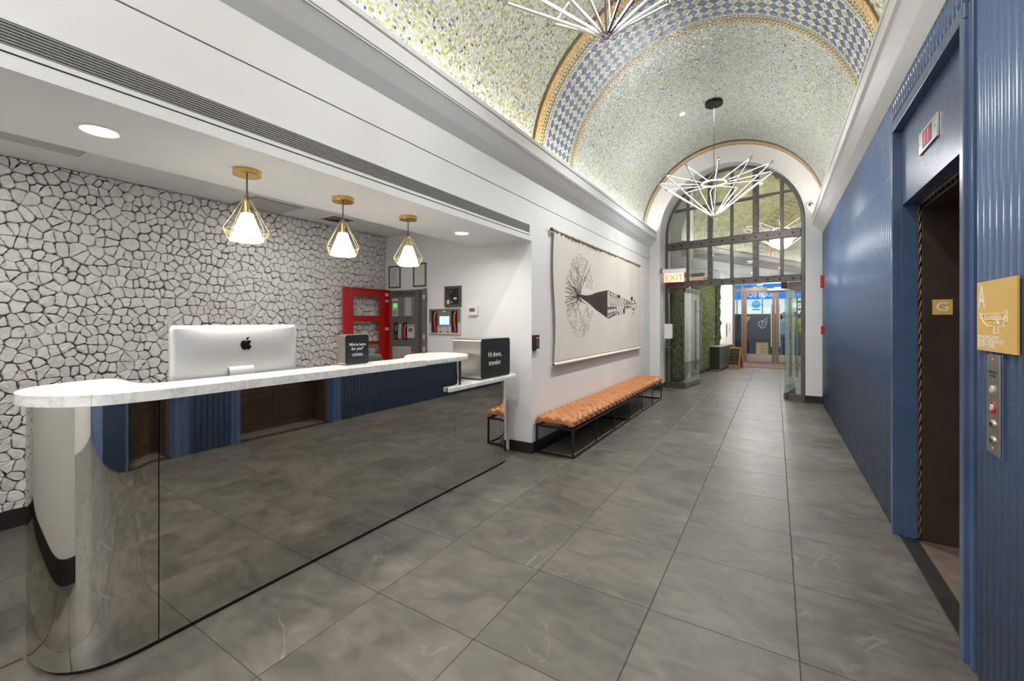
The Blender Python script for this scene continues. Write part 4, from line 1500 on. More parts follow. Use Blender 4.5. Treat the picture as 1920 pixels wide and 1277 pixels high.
# ------------------------------------------------------------------ pendants
pend_root = None
def make_pendant():
    t = thing('pendant_lamp', 'x', 'lamp', (0, 0, 0), 'brass cage pendants over the desk')
    b = G(); b.lathe([(.0005, .0), (.070, .0), (.0705, -.004), (.0705, -.026), (.069, -.029), (.0005, -.029)], (0, 0, 0), 36); b.build('canopy', 'brass', t, smooth=False, bevel=.0)
    G().cyl((0, 0, -.029), (0, 0, -.140), .0042, n=10).build('rod', 'brassdark', t)
    b = G(); b.lathe([(.004, -.135), (.009, -.140), (.010, -.150), (.016, -.156), (.016, -.160), (.006, -.166), (.006, -.18), (.0005, -.18)], (0, 0, 0), 16); b.build('finial', 'brassdark', t)
    G().cyl((0, 0, -.165), (0, 0, -.245), .0125, n=16).build('lamp_holder', 'brass', t)
    b = G()
    pr_ = [(.0275, -.243), (.082, -.392)]
    n = 32
    A = [(pr_[0][0] * math.cos(2 * PI * i / n), pr_[0][0] * math.sin(2 * PI * i / n), pr_[0][1]) for i in range(n)]
    B = [(pr_[1][0] * math.cos(2 * PI * i / n), pr_[1][0] * math.sin(2 * PI * i / n), pr_[1][1]) for i in range(n)]
    b.strip(A, B, True)
    b.add(A, [tuple(range(n))])
    o = b.build('shade', 'shade', t); 
    for p in o.data.polygons: p.use_smooth = len(p.vertices) == 4
    md = o.modifiers.new('thickness', 'SOLIDIFY'); md.thickness = .003
    top = [(.016 * math.cos(PI / 3 * i), .016 * math.sin(PI / 3 * i), -.158) for i in range(6)]
    mid = [(.117 * math.cos(PI / 3 * i), .117 * math.sin(PI / 3 * i), -.338) for i in range(6)]
    bot = [(.086 * math.cos(PI / 3 * (i + .5)), .086 * math.sin(PI / 3 * (i + .5)), -.397) for i in range(6)]
    b = G()
    r = .0019
    for i in range(6):
        for a_, c_2 in ((top[i], mid[i]), (mid[i], mid[(i + 1) % 6]), (mid[i], bot[i]), (mid[(i + 1) % 6], bot[i]), (bot[i], bot[(i + 1) % 6])):
            b.cyl(a_, c_2, r, n=6)
    b.build('wire_cage', 'brasswire', t)
    return t
p1_ = make_pendant(); index_kids(p1_)
plabs = ['brass cage pendant lamp nearest the camera, above the computer', 'middle one of the three brass cage pendant lamps', 'brass cage pendant lamp farthest back, in front of the framed notices']
for i, (py_, lab) in enumerate(zip((1.252, 1.877, 2.488), plabs)):
    t = p1_ if i == 0 else copy_tree(p1_)
    t.location = (-2.53, py_, 2.2458); t['label'] = lab; t['category'] = 'lamp'
    t.rotation_euler = (0, 0, .3 + i * .15)
    point('pendant_bulb', (-2.53, py_, 1.93), 10.0, (1, .90, .75), .03)

# recessed downlights
for (dx_, dy_), lab in (((-2.555, .644), 'round recessed downlight in the soffit at the far left'), ((-2.565, 3.225), 'round recessed downlight in the soffit near the pier')):
    t = thing('recessed_downlight', lab, 'ceiling light', (dx_, dy_, 2.246), 'recessed downlights in the soffit')
    b = G(); b.lathe([(.060, .004), (.060, -.001), (.066, -.005), (.080, -.003), (.082, 0), (.082, .002)], (dx_, dy_, 2.2456), 40); b.f = [f for f in b.f if len(f) == 4]; b.mi = [0] * len(b.f)
    b.build('trim_ring', 'white', t)
    b = G(); b.cyl((dx_, dy_, 2.2445), (dx_, dy_, 2.2415), .060, n=32); b.build('lens', 'lamp', t)
# ------------------------------------------------------------------ lifts in the right wall
def lift(y0, y1, lab, plates):
    """surround, header, jambs, saddle and closed doors of one lift opening"""
    xf = .662
    t = thing('lift_surround', lab[0], 'lift entrance', (XW, (y0 + y1) / 2, 0), 'blue lift surrounds')
    t['kind'] = 'structure'
    for a, b_ in ((y0 - .042, y0), (y1, y1 + .042)):
        boxo('jamb_trim', 'bluetrim', (xf - .008, .79, a, b_, 0, 2.64), t, bevel=.003)
    for a, b_ in ((y0 - .088, y0 - .043), (y1 + .043, y1 + .088)):
        boxo('jamb_trim', 'bluetrim', (xf + .006, .79, a, b_, 0, 2.70), t, bevel=.003)
    boxo('head_trim', 'bluetrim', (xf - .006, .79, y0 - .042, y1 + .042, 2.642, 2.708), t, bevel=.003)
    boxo('header_panel', 'bluetrim', (.700, .79, y0 + .001, y1 - .001, 2.150, 2.640), t)
    for a, b_ in ((y0 + .001, y0 + .014), (y1 - .014, y1 - .001)):
        boxo('inner_jamb', 'bluetrim', (.700, .775, a, b_, 0, 2.149), t)
    # twisted rope moulding round the opening
    for ya_, s in ((y0 + .020, 1), (y1 - .020, -1)):
        b = G()
        n = 150
        for ph in (0, PI):
            b.tube([(.783 + .006 * math.cos(i * .62 + ph), ya_ + .006 * math.sin(i * .62 + ph), 0.005 + 2.135 * i / n) for i in range(n + 1)], .0075, 6)
        b.build('rope_moulding', 'rope', t, smooth=True)
    b = G()
    n = 84
    for ph in (0, PI):
        b.tube([(.783 + .006 * math.cos(i * .62 + ph), y0 + .02 + (y1 - y0 - .04) * i / n, 2.138 + .006 * math.sin(i * .62 + ph)) for i in range(n + 1)], .0075, 6)
    b.build('rope_moulding', 'rope', t, smooth=True)
    for a, b_ in ((y0 + .0145, y0 + .032), (y1 - .032, y1 - .0145)):
        boxo('steel_jamb', 'brown', (.792, 1.06, a, b_, 0, 2.128), t, bevel=.002)
    boxo('steel_head', 'brown', (.792, 1.06, y0 + .033, y1 - .033, 2.110, 2.149), t)
    # floor saddle
    sd = thing('lift_saddle', lab[1], 'door saddle', (.76, (y0 + y1) / 2, 0), 'saddles of the lifts')
    boxo('dark_strip', 'base', (.697, .772, y0 + .016, y1 - .016, -.003, .0035), sd)
    boxo('brown_floor', 'cabfloor', (.774, 1.04, y0 + .034, y1 - .034, -.003, .004), sd)
    boxo('metal_sill', 'steel', (1.041, 1.075, y0 + .034, y1 - .034, -.003, .006), sd)
    # doors
    dt = thing('lift_doors', lab[2], 'lift doors', (1.08, (y0 + y1) / 2, .008), 'bronze panelled lift doors')
    ym_ = (y0 + y1) / 2
    for a, b_ in ((y0 + .034, ym_ - .003), (ym_ + .003, y1 - .034)):
        d = boxo('door_leaf', 'brown', (1.065, 1.095, a, b_, .010, 2.108), dt)
        for z0, z1 in ((.12, .42), (.50, 1.22), (1.30, 2.02)):
            b = G()
            y_0, y_1 = a + .09, b_ - .09
            for r_ in ((y_0, y_1, z0, z0 + .014), (y_0, y_1, z1 - .014, z1), (y_0, y_0 + .014, z0 + .014, z1 - .014), (y_1 - .014, y_1, z0 + .014, z1 - .014)):
                b.box(1.057, 1.065, *r_)
            b.v = [(v[0] - d['_o'][0] + 0, v[1] - d['_o'][1], v[2] - d['_o'][2]) for v in b.v]
            o_ = b.build('panel_moulding', 'rope', dt, loc=(0, 0, 0))
            o_.parent = d
            o_.location = (0, 0, 0)
            for v in o_.data.vertices: pass
    return t


lift(2.50, 3.70, ('blue painted surround of the lift entrance beside the gold letter A sign', 'dark and brown tiled saddle strip in the nearer visible lift doorway', 'bronze double doors deep in the lift opening beside the gold A sign'), True)
lift(0.68, 1.88, ('blue lift surround seen only in the curved mirror end of the desk', 'saddle strip of the lift reflected in the curved mirror', 'bronze lift doors reflected in the curved mirror end of the desk'), False)

# floor indicator in the header
t = thing('floor_indicator', 'steel floor indicator plate with red digits above the lift opening', 'indicator', (.70, 3.105, 2.33))
boxo('plate', 'steel', (.690, .6995, 2.948, 3.262, 2.333, 2.453), t, bevel=.001)
boxo('display', 'black', (.6885, .690, 3.034, 3.187, 2.350, 2.437), t)
text('11', .095, 'redled', t, (.6878, 3.165, 2.360), FACE_NX, sx=1.1, name='digits')
for yy_ in (2.968, 3.242): G().cyl((.6885, yy_, 2.393), (.690, yy_, 2.393), .004, n=8).build('screw', 'greydark', t)

# G plate on the bronze jamb
t = thing('letter_g_plate', 'small gold plate with the letter G on the brown lift jamb', 'sign', (.905, 3.66, 1.44))
jy = 3.7 - .032
gx0, gz0 = PY(1748, 562, jy); gx1, gz1 = PY(1786, 590, jy)
boxo('plate', 'gold', (gx0, gx1, jy - .005, jy - .0005, gz1, gz0), t)
text('G', .078, 'letter', t, ((gx0 + gx1) / 2, jy - .0055, (gz0 + gz1) / 2 - .024), FACE_NY, align='CENTER', sx=1.15)
for k_ in (-.006, .006): boxo('braille_dot', 'greydark', ((gx0 + gx1) / 2 + k_ - .002, (gx0 + gx1) / 2 + k_ + .002, jy - .0058, jy - .0050, gz1 + .008, gz1 + .011), t)

# gold sign A
XSG = .662
y1a, z1a = PX(1832, 533, XSG); y0a, z0a = PX(1907, 665, XSG)
ga = thing('lift_sign', 'square gold sign with a large white letter A beside the lift', 'sign', (XSG, (y0a + y1a) / 2, z0a))
boxo('plate', 'gold', (XSG, XSG + .006, y0a, y1a, 1.290, 1.547), ga)
boxo('backing', 'bluetrim', (XSG + .006, XSG + .012, y0a + .02, y1a - .02, 1.30, 1.54), ga)
yl = y1a - .012
text('A', .125, 'letter', ga, (XSG - .0003, yl, 1.447), FACE_NX, sx=.75, extrude=.0002)
for k_, s_ in enumerate(('IN FIRE EMERGENCY,', 'DO NOT USE ELEVATOR.', 'USE EXIT STAIRS.')):
    text(s_, .0195, 'letter', ga, (XSG - .0003, yl, 1.334 - k_ * .0155), FACE_NX, sx=1.0, extrude=.0002)
b = G()
plan = [[(0, 0), (.16, 0), (.16, .01), (.185, .01), (.185, -.03), (.16, -.03), (.16, -.05), (.125, -.05), (.125, -.078), (.095, -.078), (.095, -.05), (.055, -.05), (.02, -.035), (.005, -.02), (0, 0)],
        [(.03, 0), (.03, -.02), (.06, -.02), (.06, 0)], [(.06, -.01), (.03, -.01)], [(.075, 0), (.075, -.022)], [(.09, 0), (.09, -.022)], [(.105, 0), (.105, -.022)], [(.12, 0), (.12, -.022)], [(.135, 0), (.135, -.03)],
        [(.03, -.022), (.16, -.022)], [(.112, -.024), (.10, -.038), (.128, -.038), (.115, -.024)], [(-.012, .004), (0, -.006)], [(-.014, -.012), (.002, -.016)], [(.165, -.005), (.165, -.028)], [(.175, .008), (.175, -.02)]]
for pl in plan:
    for (u0, v0), (u1, v1) in zip(pl[:-1], pl[1:]):
        b.cyl((XSG - .0004, yl - .03 - u0 * 1.15, 1.425 + v0 * .9), (XSG - .0004, yl - .03 - u1 * 1.15, 1.425 + v1 * .9), .0015, n=4)
b.build('floor_plan_print', 'letter', ga)

# call station
yb1, _ = PX(1851, 660, .664); yb0, _ = PX(1876, 660, .664)
cs = thing('call_station', 'tall brushed steel lift call plate with round buttons under the gold A sign', 'call panel', (.664, (yb0 + yb1) / 2, .92))
boxo('plate', 'steel', (.662, .666, yb0, yb1, .925, 1.278), cs, bevel=.001)
boxo('side_box', 'bluetrim', (.6665, .692, yb0 - .012, yb1 - .002, .915, 1.282), cs)
ymc = (yb0 + yb1) / 2
for z_, mt, r_ in ((1.155, 'lightgrey', .014), (1.09, 'lightgrey', .012), (1.03, 'greydark', .016), (.972, 'greydark', .016)):
    b = G(); b.lathe([(r_, 0), (r_, -.004), (r_ * .8, -.006), (.0005, -.006)], (.662, ymc, z_), 20, 'x'); b.build('button', 'steel' if mt == 'greydark' else mt, cs)
    if mt == 'greydark':
        b = G(); b.cyl((.656, ymc, z_), (.6548, ymc, z_), r_ * .55, n=16); b.build('key_ring', 'black', cs)
b = G(); b.lathe([(.021, 0), (.021, -.002), (.015, -.002), (.015, 0)], (.6618, ymc, 1.09), 24, 'x'); b.build('red_ring', 'red', cs)
for z_ in (1.262, .945): G().cyl((.6615, ymc, z_), (.6595, ymc, z_), .004, n=8).build('screw', 'lightgrey', cs)
text('EMERGENCY', .0135, 'black', cs, (.6616, ymc, 1.212), FACE_NX, align='CENTER', extrude=.0001)
text('POWER', .0135, 'black', cs, (.6616, ymc, 1.198), FACE_NX, align='CENTER', extrude=.0001)
boxo('red_mark', 'red', (.6614, .6619, ymc - .022, ymc + .022, 1.060, 1.0625), cs)

# red fire devices far down the right wall
t = thing('fire_strobe', 'red fire alarm strobe high on the blue wall by the archway', 'alarm', (.67, 8.62, 1.98))
G().prism([(p[0], p[1]) for p in rrect(8.56, 8.70, 1.95, 2.15, .015)], .628, .671, 'x').build('housing', 'red', t, bevel=.004)
boxo('lens', 'lightgrey', (.615, .628, 8.60, 8.66, 2.06, 2.12), t, bevel=.004)
text('FIRE', .04, 'letter', t, (.6275, 8.685, 1.985), FACE_NX)
t = thing('fire_pull_station', 'red fire alarm pull station lower on the blue wall by the archway', 'alarm', (.67, 8.62, 1.20))
G().prism([(p[0], p[1]) for p in rrect(8.57, 8.69, 1.18, 1.32, .01)], .635, .671, 'x').build('housing', 'red', t, bevel=.004)
boxo('pull_bar', 'letter', (.622, .635, 8.595, 8.665, 1.225, 1.25), t, bevel=.002)

# floor box in the tiles
t = thing('floor_outlet_box', 'small square metal outlet cover set in the floor tiles near the right wall', 'floor outlet', (.455, 6.17, 0))
boxo('rim', 'darksteel', (.38, .53, 6.06, 6.28, 0, .003), t, bevel=.001)
boxo('lid', 'greydark', (.392, .518, 6.072, 6.268, .003, .0045), t, bevel=.001)
boxo('slot', 'black', (.42, .49, 6.16, 6.18, .0045, .005), t)

# ------------------------------------------------------------------ card reader beside the bench
t = thing('card_reader', 'black card reader with a red light on the white wall left of the tapestry', 'card reader', (XL, 4.02, 1.10))
cy0, cz0 = PX(1002, 628, XL + .03); cy1, cz1 = PX(1010.5, 654, XL + .03)
G().prism([(p[0], p[1]) for p in rrect(cy0, cy1, 1.105, 1.252, .010)], XL + .001, XL + .038, 'x').build('body', 'black', t, bevel=.003)
boxo('light_bar', 'redled', (XL + .038, XL + .0395, cy0 + .03, cy1 - .018, 1.215, 1.226), t)
boxo('keypad', 'greydark', (XL + .038, XL + .039, cy0 + .025, cy1 - .015, 1.125, 1.20), t)
G().box(XL + .001, XL + .022, cy0 + .01, cy0 + .06, 1.085, 1.105).build('tail', 'black', t)

# ------------------------------------------------------------------ bench
BX0, BX1, BY0, BY1 = -2.172, -1.738, 3.99, 7.935
be = thing('tufted_bench', 'long tufted tan leather bench on a black steel frame along the white wall', 'bench', ((BX0 + BX1) / 2, (BY0 + BY1) / 2, 0))
r = .009
for x in (BX0 + r, BX1 - r):
    for z in (r + .001, .292):
        boxo('long_rail', 'blackmetal', (x - r, x + r, BY0, BY1, z - r, z + r), be)
ys = [BY0 + r + (BY1 - BY0 - 2 * r) * i / 6 for i in range(7)]
for i, y_ in enumerate(ys):
    for x in (BX0 + r, BX1 - r):
        w_ = r if i in (0, 6) else .006
        boxo('leg', 'blackmetal', (x - w_, x + w_, y_ - w_, y_ + w_, .019, .283), be)
    if i in (0, 3, 6):
        for z in (r + .001, .292):
            boxo('cross_rail', 'blackmetal', (BX0 + 2 * r, BX1 - 2 * r, y_ - r, y_ + r, z - r, z + r), be)
# cushion: superellipse section swept along Y with diamond tufts
CB, CT = .302, .400
hx, hz_ = (BX1 - BX0) / 2 + .006, (CT - CB) / 2
cxm, czm = (BX0 + BX1) / 2, (CB + CT) / 2
NL, NS = 620, 72
LY = BY1 - BY0 + .012
PT = LY / 27.0
# cross-section as arc length param
sec = []
for i in range(400):
    t_ = -PI / 2 - .55 + (2 * PI - .0) * i / 399
    e = .38
    c0, s0 = math.cos(t_), math.sin(t_)
    sec.append((math.copysign(abs(c0) ** e, c0) * hx, math.copysign(abs(s0) ** .55, s0) * hz_))
# resample open section from bottom right round over the top to bottom left
def sec_pt(u):
    t_ = -PI * .40 + u * PI * 1.8
    c0, s0 = math.cos(t_), math.sin(t_)
    return math.copysign(abs(c0) ** .33, c0) * hx, math.copysign(abs(s0) ** .6, s0) * hz_
raw = [sec_pt(i / 600) for i in range(601)]
cum = [0]
for a_, b_ in zip(raw[:-1], raw[1:]): cum.append(cum[-1] + math.hypot(b_[0] - a_[0], b_[1] - a_[1]))
tot = cum[-1]
def at_s(s_):
    import bisect
    k = min(len(cum) - 2, max(0, bisect.bisect_right(cum, s_) - 1))
    f = (s_ - cum[k]) / max(1e-9, cum[k + 1] - cum[k])
    return (raw[k][0] * (1 - f) + raw[k + 1][0] * f, raw[k][1] * (1 - f) + raw[k + 1][1] * f)
secp = [at_s(tot * j / NS) for j in range(NS + 1)]
topmid = tot / 2
QT = .118
V_ = np.zeros((NL + 1, NS + 1, 3))
for i in range(NL + 1):
    y_ = BY0 - .006 + LY * i / NL
    # ends rounded
    de = min(y_ - (BY0 - .006), BY0 - .006 + LY - y_)
    er = 1 - max(0, 1 - de / .045) ** 2.2
    sh = .90 + .10 * math.sqrt(max(0, er))
    for j in range(NS + 1):
        sx_, sz_ = secp[j]
        s_ = tot * j / NS - topmid
        a = (y_ - BY0) / PT + s_ / QT
        b_ = (y_ - BY0) / PT - s_ / QT
        tuft = (abs(math.sin(PI * a / 1.0)) * abs(math.sin(PI * b_ / 1.0))) ** .36
        amp = .024
        inward = amp * (1 - tuft)
        kx, kz = sx_ / hx, sz_ / hz_
        if sz_ < -.6 * hz_: inward *= .3
        L_ = math.hypot(kx ** 3, kz) + 1e-6
        nxx, nzz = kx ** 3 / L_, kz / L_
        puff = .014 * math.cos(min(1, abs(s_) / (tot / 2)) * PI / 2)
        V_[i, j] = (cxm + (sx_ - nxx * (inward - .004)), y_, czm + sz_ * (.35 + .65 * math.sqrt(max(0.0, er))) - nzz * inward + max(0, nzz) * puff)
b = G()
vs = V_.reshape(-1, 3).tolist()
fs = []
for i in range(NL):
    for j in range(NS):
        a = i * (NS + 1) + j
        fs.append((a, a + 1, a + NS + 2, a + NS + 1))
fs.append(tuple(reversed(range(NS + 1)))); fs.append(tuple(NL * (NS + 1) + j for j in range(NS + 1)))
me = bpy.data.meshes.new('cushion')
off = Vector(be['_o'])
me.from_pydata([(v[0] - off[0], v[1] - off[1], v[2] - off[2]) for v in vs], [], fs)
me.polygons.foreach_set('use_smooth', [True] * len(me.polygons))
me.materials.append(M['leather'])
cu = bpy.data.objects.new('cushion', me); COL.objects.link(cu); cu.parent = be
# buttons at the tuft crossings on the top
bmh = G(); bmh.sphere((0, 0, 0), .0075, 10, 6, .5)
bme = bmh.mesh('button', 'leather', smooth=True)
nb = 0
for m_ in range(-2, 60):
    for n_ in range(-6, 7):
        # sin zeros: a = m, b = n  -> y = (a+b)/2*PT , s = (a-b)/2*QT
        a, b2 = m_, m_ - n_
        y_ = BY0 + (a + b2) / 2 * PT
        s_ = n_ / 2 * QT
        if abs(s_) > .17 or y_ < BY0 + .04 or y_ > BY1 - .04: continue
        sx_, sz_ = at_s(s_ + topmid)
        o = bpy.data.objects.new('button', bme); COL.objects.link(o); o.parent = be
        o.location = Vector((cxm + sx_, y_, czm + sz_ - .012)) - off
        nb += 1
print('buttons', nb)

# ------------------------------------------------------------------ tapestry
TY0, TY1, TZ0, TZ1 = 4.40, 8.06, .905, 2.435
tp = thing('wall_tapestry', 'large canvas wall hanging printed with a sideways tree and pier tower', 'wall hanging', (XL + .03, (TY0 + TY1) / 2, TZ0))
NYT, NZT = 160, 40
def cloth_x(y_, z_):
    u = (y_ - TY0) / (TY1 - TY0); v = (z_ - TZ0) / (TZ1 - TZ0)
    return XL + .032 + .004 * math.sin(u * 9 + v * 2) + .006 * math.exp(-((u - .90) / .05) ** 2) * math.sin(u * 160) * (1 - v * .6) + .007 * math.exp(-((v - 1) / .06) ** 2) * math.sin(u * 210) * (1 if u < .8 else .2) + .003 * math.sin(u * 31)
vs = []
for i in range(NYT + 1):
    for j in range(NZT + 1):
        u, v = i / NYT, j / NZT
        y_ = TY0 + (TY1 - TY0) * u + (.03 * math.sin(v * PI * 2) * (1 - u) ** 6)
        z_ = TZ0 + (TZ1 - TZ0) * v - .0 * u
        vs.append((cloth_x(y_, z_), y_, z_))
fs = [(i * (NZT + 1) + j, (i + 1) * (NZT + 1) + j, (i + 1) * (NZT + 1) + j + 1, i * (NZT + 1) + j + 1) for i in range(NYT) for j in range(NZT)]
b = G(); b.add(vs, fs)
o = b.build('canvas', 'cloth', tp, smooth=True)
md = o.modifiers.new('thickness', 'SOLIDIFY'); md.thickness = .0015; md.offset = -1
b = G()
b.tube([(XL + .034, TY0 - .02 + (TY1 - TY0 + .03) * i / 60, TZ1 + .004 + .003 * math.sin(i * 1.7)) for i in range(61)], [.017 + .004 * math.sin(i * 2.3) for i in range(61)], 10)
b.build('rod_sleeve', 'clothedge', tp, smooth=True)
G().cyl((XL + .034, TY0 - .06, TZ1 + .004), (XL + .034, TY0 - .01, TZ1 + .004), .009, n=10).build('rod', 'brassdark', tp)
b = G(); b.sphere((XL + .034, TY0 - .065, TZ1 + .006), .024, 12, 8); b.build('finial', 'brassdark', tp, smooth=True)
b = G(); b.cyl((XL + .034, TY0 - .015, TZ0 - .006), (XL + .034, TY1 + .01, TZ0 - .006), .021, n=14); b.build('bottom_roll', 'cloth', tp, smooth=False)
b = G(); b.cyl((XL + .034, TY0 - .017, TZ0 - .006), (XL + .034, TY0 - .0155, TZ0 - .006), .014, n=14); b.build('roll_end', 'black', tp)


def cw(px, py):
    y_, z_ = PX(px, py, XL + .034)
    return y_, z_


def zoom(x, y): return cw(1020 + x * 210 / 1490, 460 + y * 180 / 1277)


def poly_print(name, polys, m, d=.0022):
    b = G()
    for pl in polys:
        vs = [(cloth_x(y_, z_) + d, y_, z_) for y_, z_ in pl]
        b.add(vs, [tuple(range(len(vs)))])
    return b.build(name, m, tp)


def seg(a, c, w0, w1):
    (y0, z0), (y1, z1) = a, c
    L = math.hypot(y1 - y0, z1 - z0) + 1e-9
    nx, nz = -(z1 - z0) / L, (y1 - y0) / L
    return [(y0 + nx * w0, z0 + nz * w0), (y0 - nx * w0, z0 - nz * w0), (y1 - nx * w1, z1 - nz * w1), (y1 + nx * w1, z1 + nz * w1)]


def line(pts, w0, w1=None):
    if w1 is None: w1 = w0
    out = []
    k = len(pts) - 1
    for i in range(k):
        a_, b_ = w0 + (w1 - w0) * i / k, w0 + (w1 - w0) * (i + 1) / k
        out.append(seg(pts[i], pts[i + 1], a_, b_))
    return out


rp = random.Random(5)
# woven cone, in vertical bands
prof_t = [(478, 655), (560, 668), (640, 655), (700, 630), (790, 608), (850, 598)]
prof_b = [(478, 690), (560, 745), (625, 790), (690, 850), (790, 925), (850, 970)]
cone = []
def lerp_prof(pr_, x):
    for (x0, y0), (x1, y1) in zip(pr_[:-1], pr_[1:]):
        if x0 <= x <= x1: return y0 + (y1 - y0) * (x - x0) / (x1 - x0)
    return pr_[-1][1]
xs__ = [478, 500, 530, 560, 590, 615, 640, 665, 690, 712, 735, 765, 790, 820, 848]
for a_, c_2 in zip(xs__[:-1], xs__[1:]):
    e_ = c_2 - (2 if a_ > 540 else 0)
    cone.append([zoom(a_, lerp_prof(prof_t, a_)), zoom(e_, lerp_prof(prof_t, e_)), zoom(e_, lerp_prof(prof_b, e_)), zoom(a_, lerp_prof(prof_b, a_))])
poly_print('cone_print', cone, 'inkbrown')
tw = []
for a_, c_2, w_ in (((850, 598), (1180, 775), .006), ((850, 968), (1230, 800), .010), ((850, 830), (1200, 812), .012), ((850, 850), (1150, 830), .005), ((850, 640), (1100, 770), .004), ((850, 905), (1080, 850), .006), ((850, 930), (1000, 885), .006), ((890, 785), (1180, 780), .004), ((1100, 765), (1210, 770), .006)):
    tw += line([zoom(*a_), zoom(*c_2)], w_ * .62)
for k_ in range(9):
    xa_ = 850 + k_ * 36
    tt = 598 + (xa_ - 850) * .536; bt = 828 - (xa_ - 850) * .03
    xb_ = xa_ + 36
    tt2 = 598 + (xb_ - 850) * .536; bt2 = 828 - (xb_ - 850) * .03
    tw += line([zoom(xa_, tt), zoom(xb_, bt2)], .0025); tw += line([zoom(xa_, bt), zoom(xb_, tt2)], .004)
    tw += line([zoom(xb_, tt2), zoom(xb_, bt2)], .004)
    lb = 965 - (xa_ - 850) * .44
    if lb > bt: tw += line([zoom(xa_, bt), zoom(xb_ - 14, lb - 8)], .004)
for cx_, cy_, rx_, ry_ in ((990, 680, 18, 22), (1062, 880, 12, 38), (1165, 710, 14, 30), (1200, 740, 10, 16), (1190, 850, 16, 18), (1175, 905, 8, 8), (1205, 905, 5, 6), (990, 915, 7, 16), (1210, 775, 14, 8)):
    tw.append([zoom(cx_ + rx_ * math.cos(t_), cy_ + ry_ * math.sin(t_)) for t_ in [i * PI / 5 + rp.uniform(-.1, .1) for i in range(10)]])
tw += line([zoom(985, 655), zoom(1010, 700)], .006); tw += line([zoom(1210, 820), zoom(1238, 828)], .006)
tw += line([zoom(920, 925), zoom(1040, 905)], .004)
poly_print('tower_print', tw, 'inkbrown', .0026)
br = []
twg = []
ends = [(385, 160), (430, 260), (500, 120), (590, 200), (640, 240), (330, 330), (300, 440), (360, 350), (585, 390), (300, 500), (275, 550), (270, 620), (275, 680), (285, 720), (275, 760), (300, 800), (300, 870), (345, 880), (385, 930), (480, 910), (580, 800), (520, 760), (450, 560), (380, 560), (540, 420), (470, 400), (600, 330)]
for ex, ey in ends:
    x, y = 478, 672
    pts = [(x, y)]
    for k_ in range(1, 7):
        f = k_ / 6
        bow = math.sin(f * PI) * 34 * (-1 if ex > 430 else 1) * (1 if ex > 330 else .4)
        pts.append((x + (ex - x) * f + bow + rp.uniform(-7, 7), y + (ey - y) * f ** (1.25 if abs(ey - 672) > 200 else .9) + rp.uniform(-9, 9)))
    ln = line([zoom(*p) for p in pts], .0055, .0016)
    (br if (ex < 470 and ey > 500) or rp.random() < .35 else twg).extend(ln)
    for k_ in range(3):
        p = pts[rp.randint(2, 5)]
        q_ = (p[0] + (ex - x) * .18 + rp.uniform(-25, 25), p[1] + (ey - y) * .18 + rp.uniform(-30, 30))
        twg.extend(line([zoom(*p), zoom(*q_)], .003, .001))
poly_print('branch_print', br, 'inkbrown', .0024)
poly_print('twig_print', twg, 'inktwig', .0023)
lv = []
for k_ in range(520):
    t_ = rp.uniform(0, 2 * PI); rr_ = rp.uniform(.15, 1) ** .5
    cx_, cy_ = 475 + 190 * rr_ * math.cos(t_), 670 + 560 * rr_ * math.sin(t_)
    if abs(cy_ - 690) < 110 and cx_ > 440: continue
    a_ = rp.uniform(.9, 2.2); L_ = rp.uniform(9, 20)
    lv.append([zoom(cx_ - L_ * math.cos(a_), cy_ - L_ * math.sin(a_)), zoom(cx_ + 6, cy_), zoom(cx_ + L_ * math.cos(a_), cy_ + L_ * math.sin(a_)), zoom(cx_ - 6, cy_)])
poly_print('leaf_print', lv, 'inkgrey', .0018)['kind'] = 'stuff'


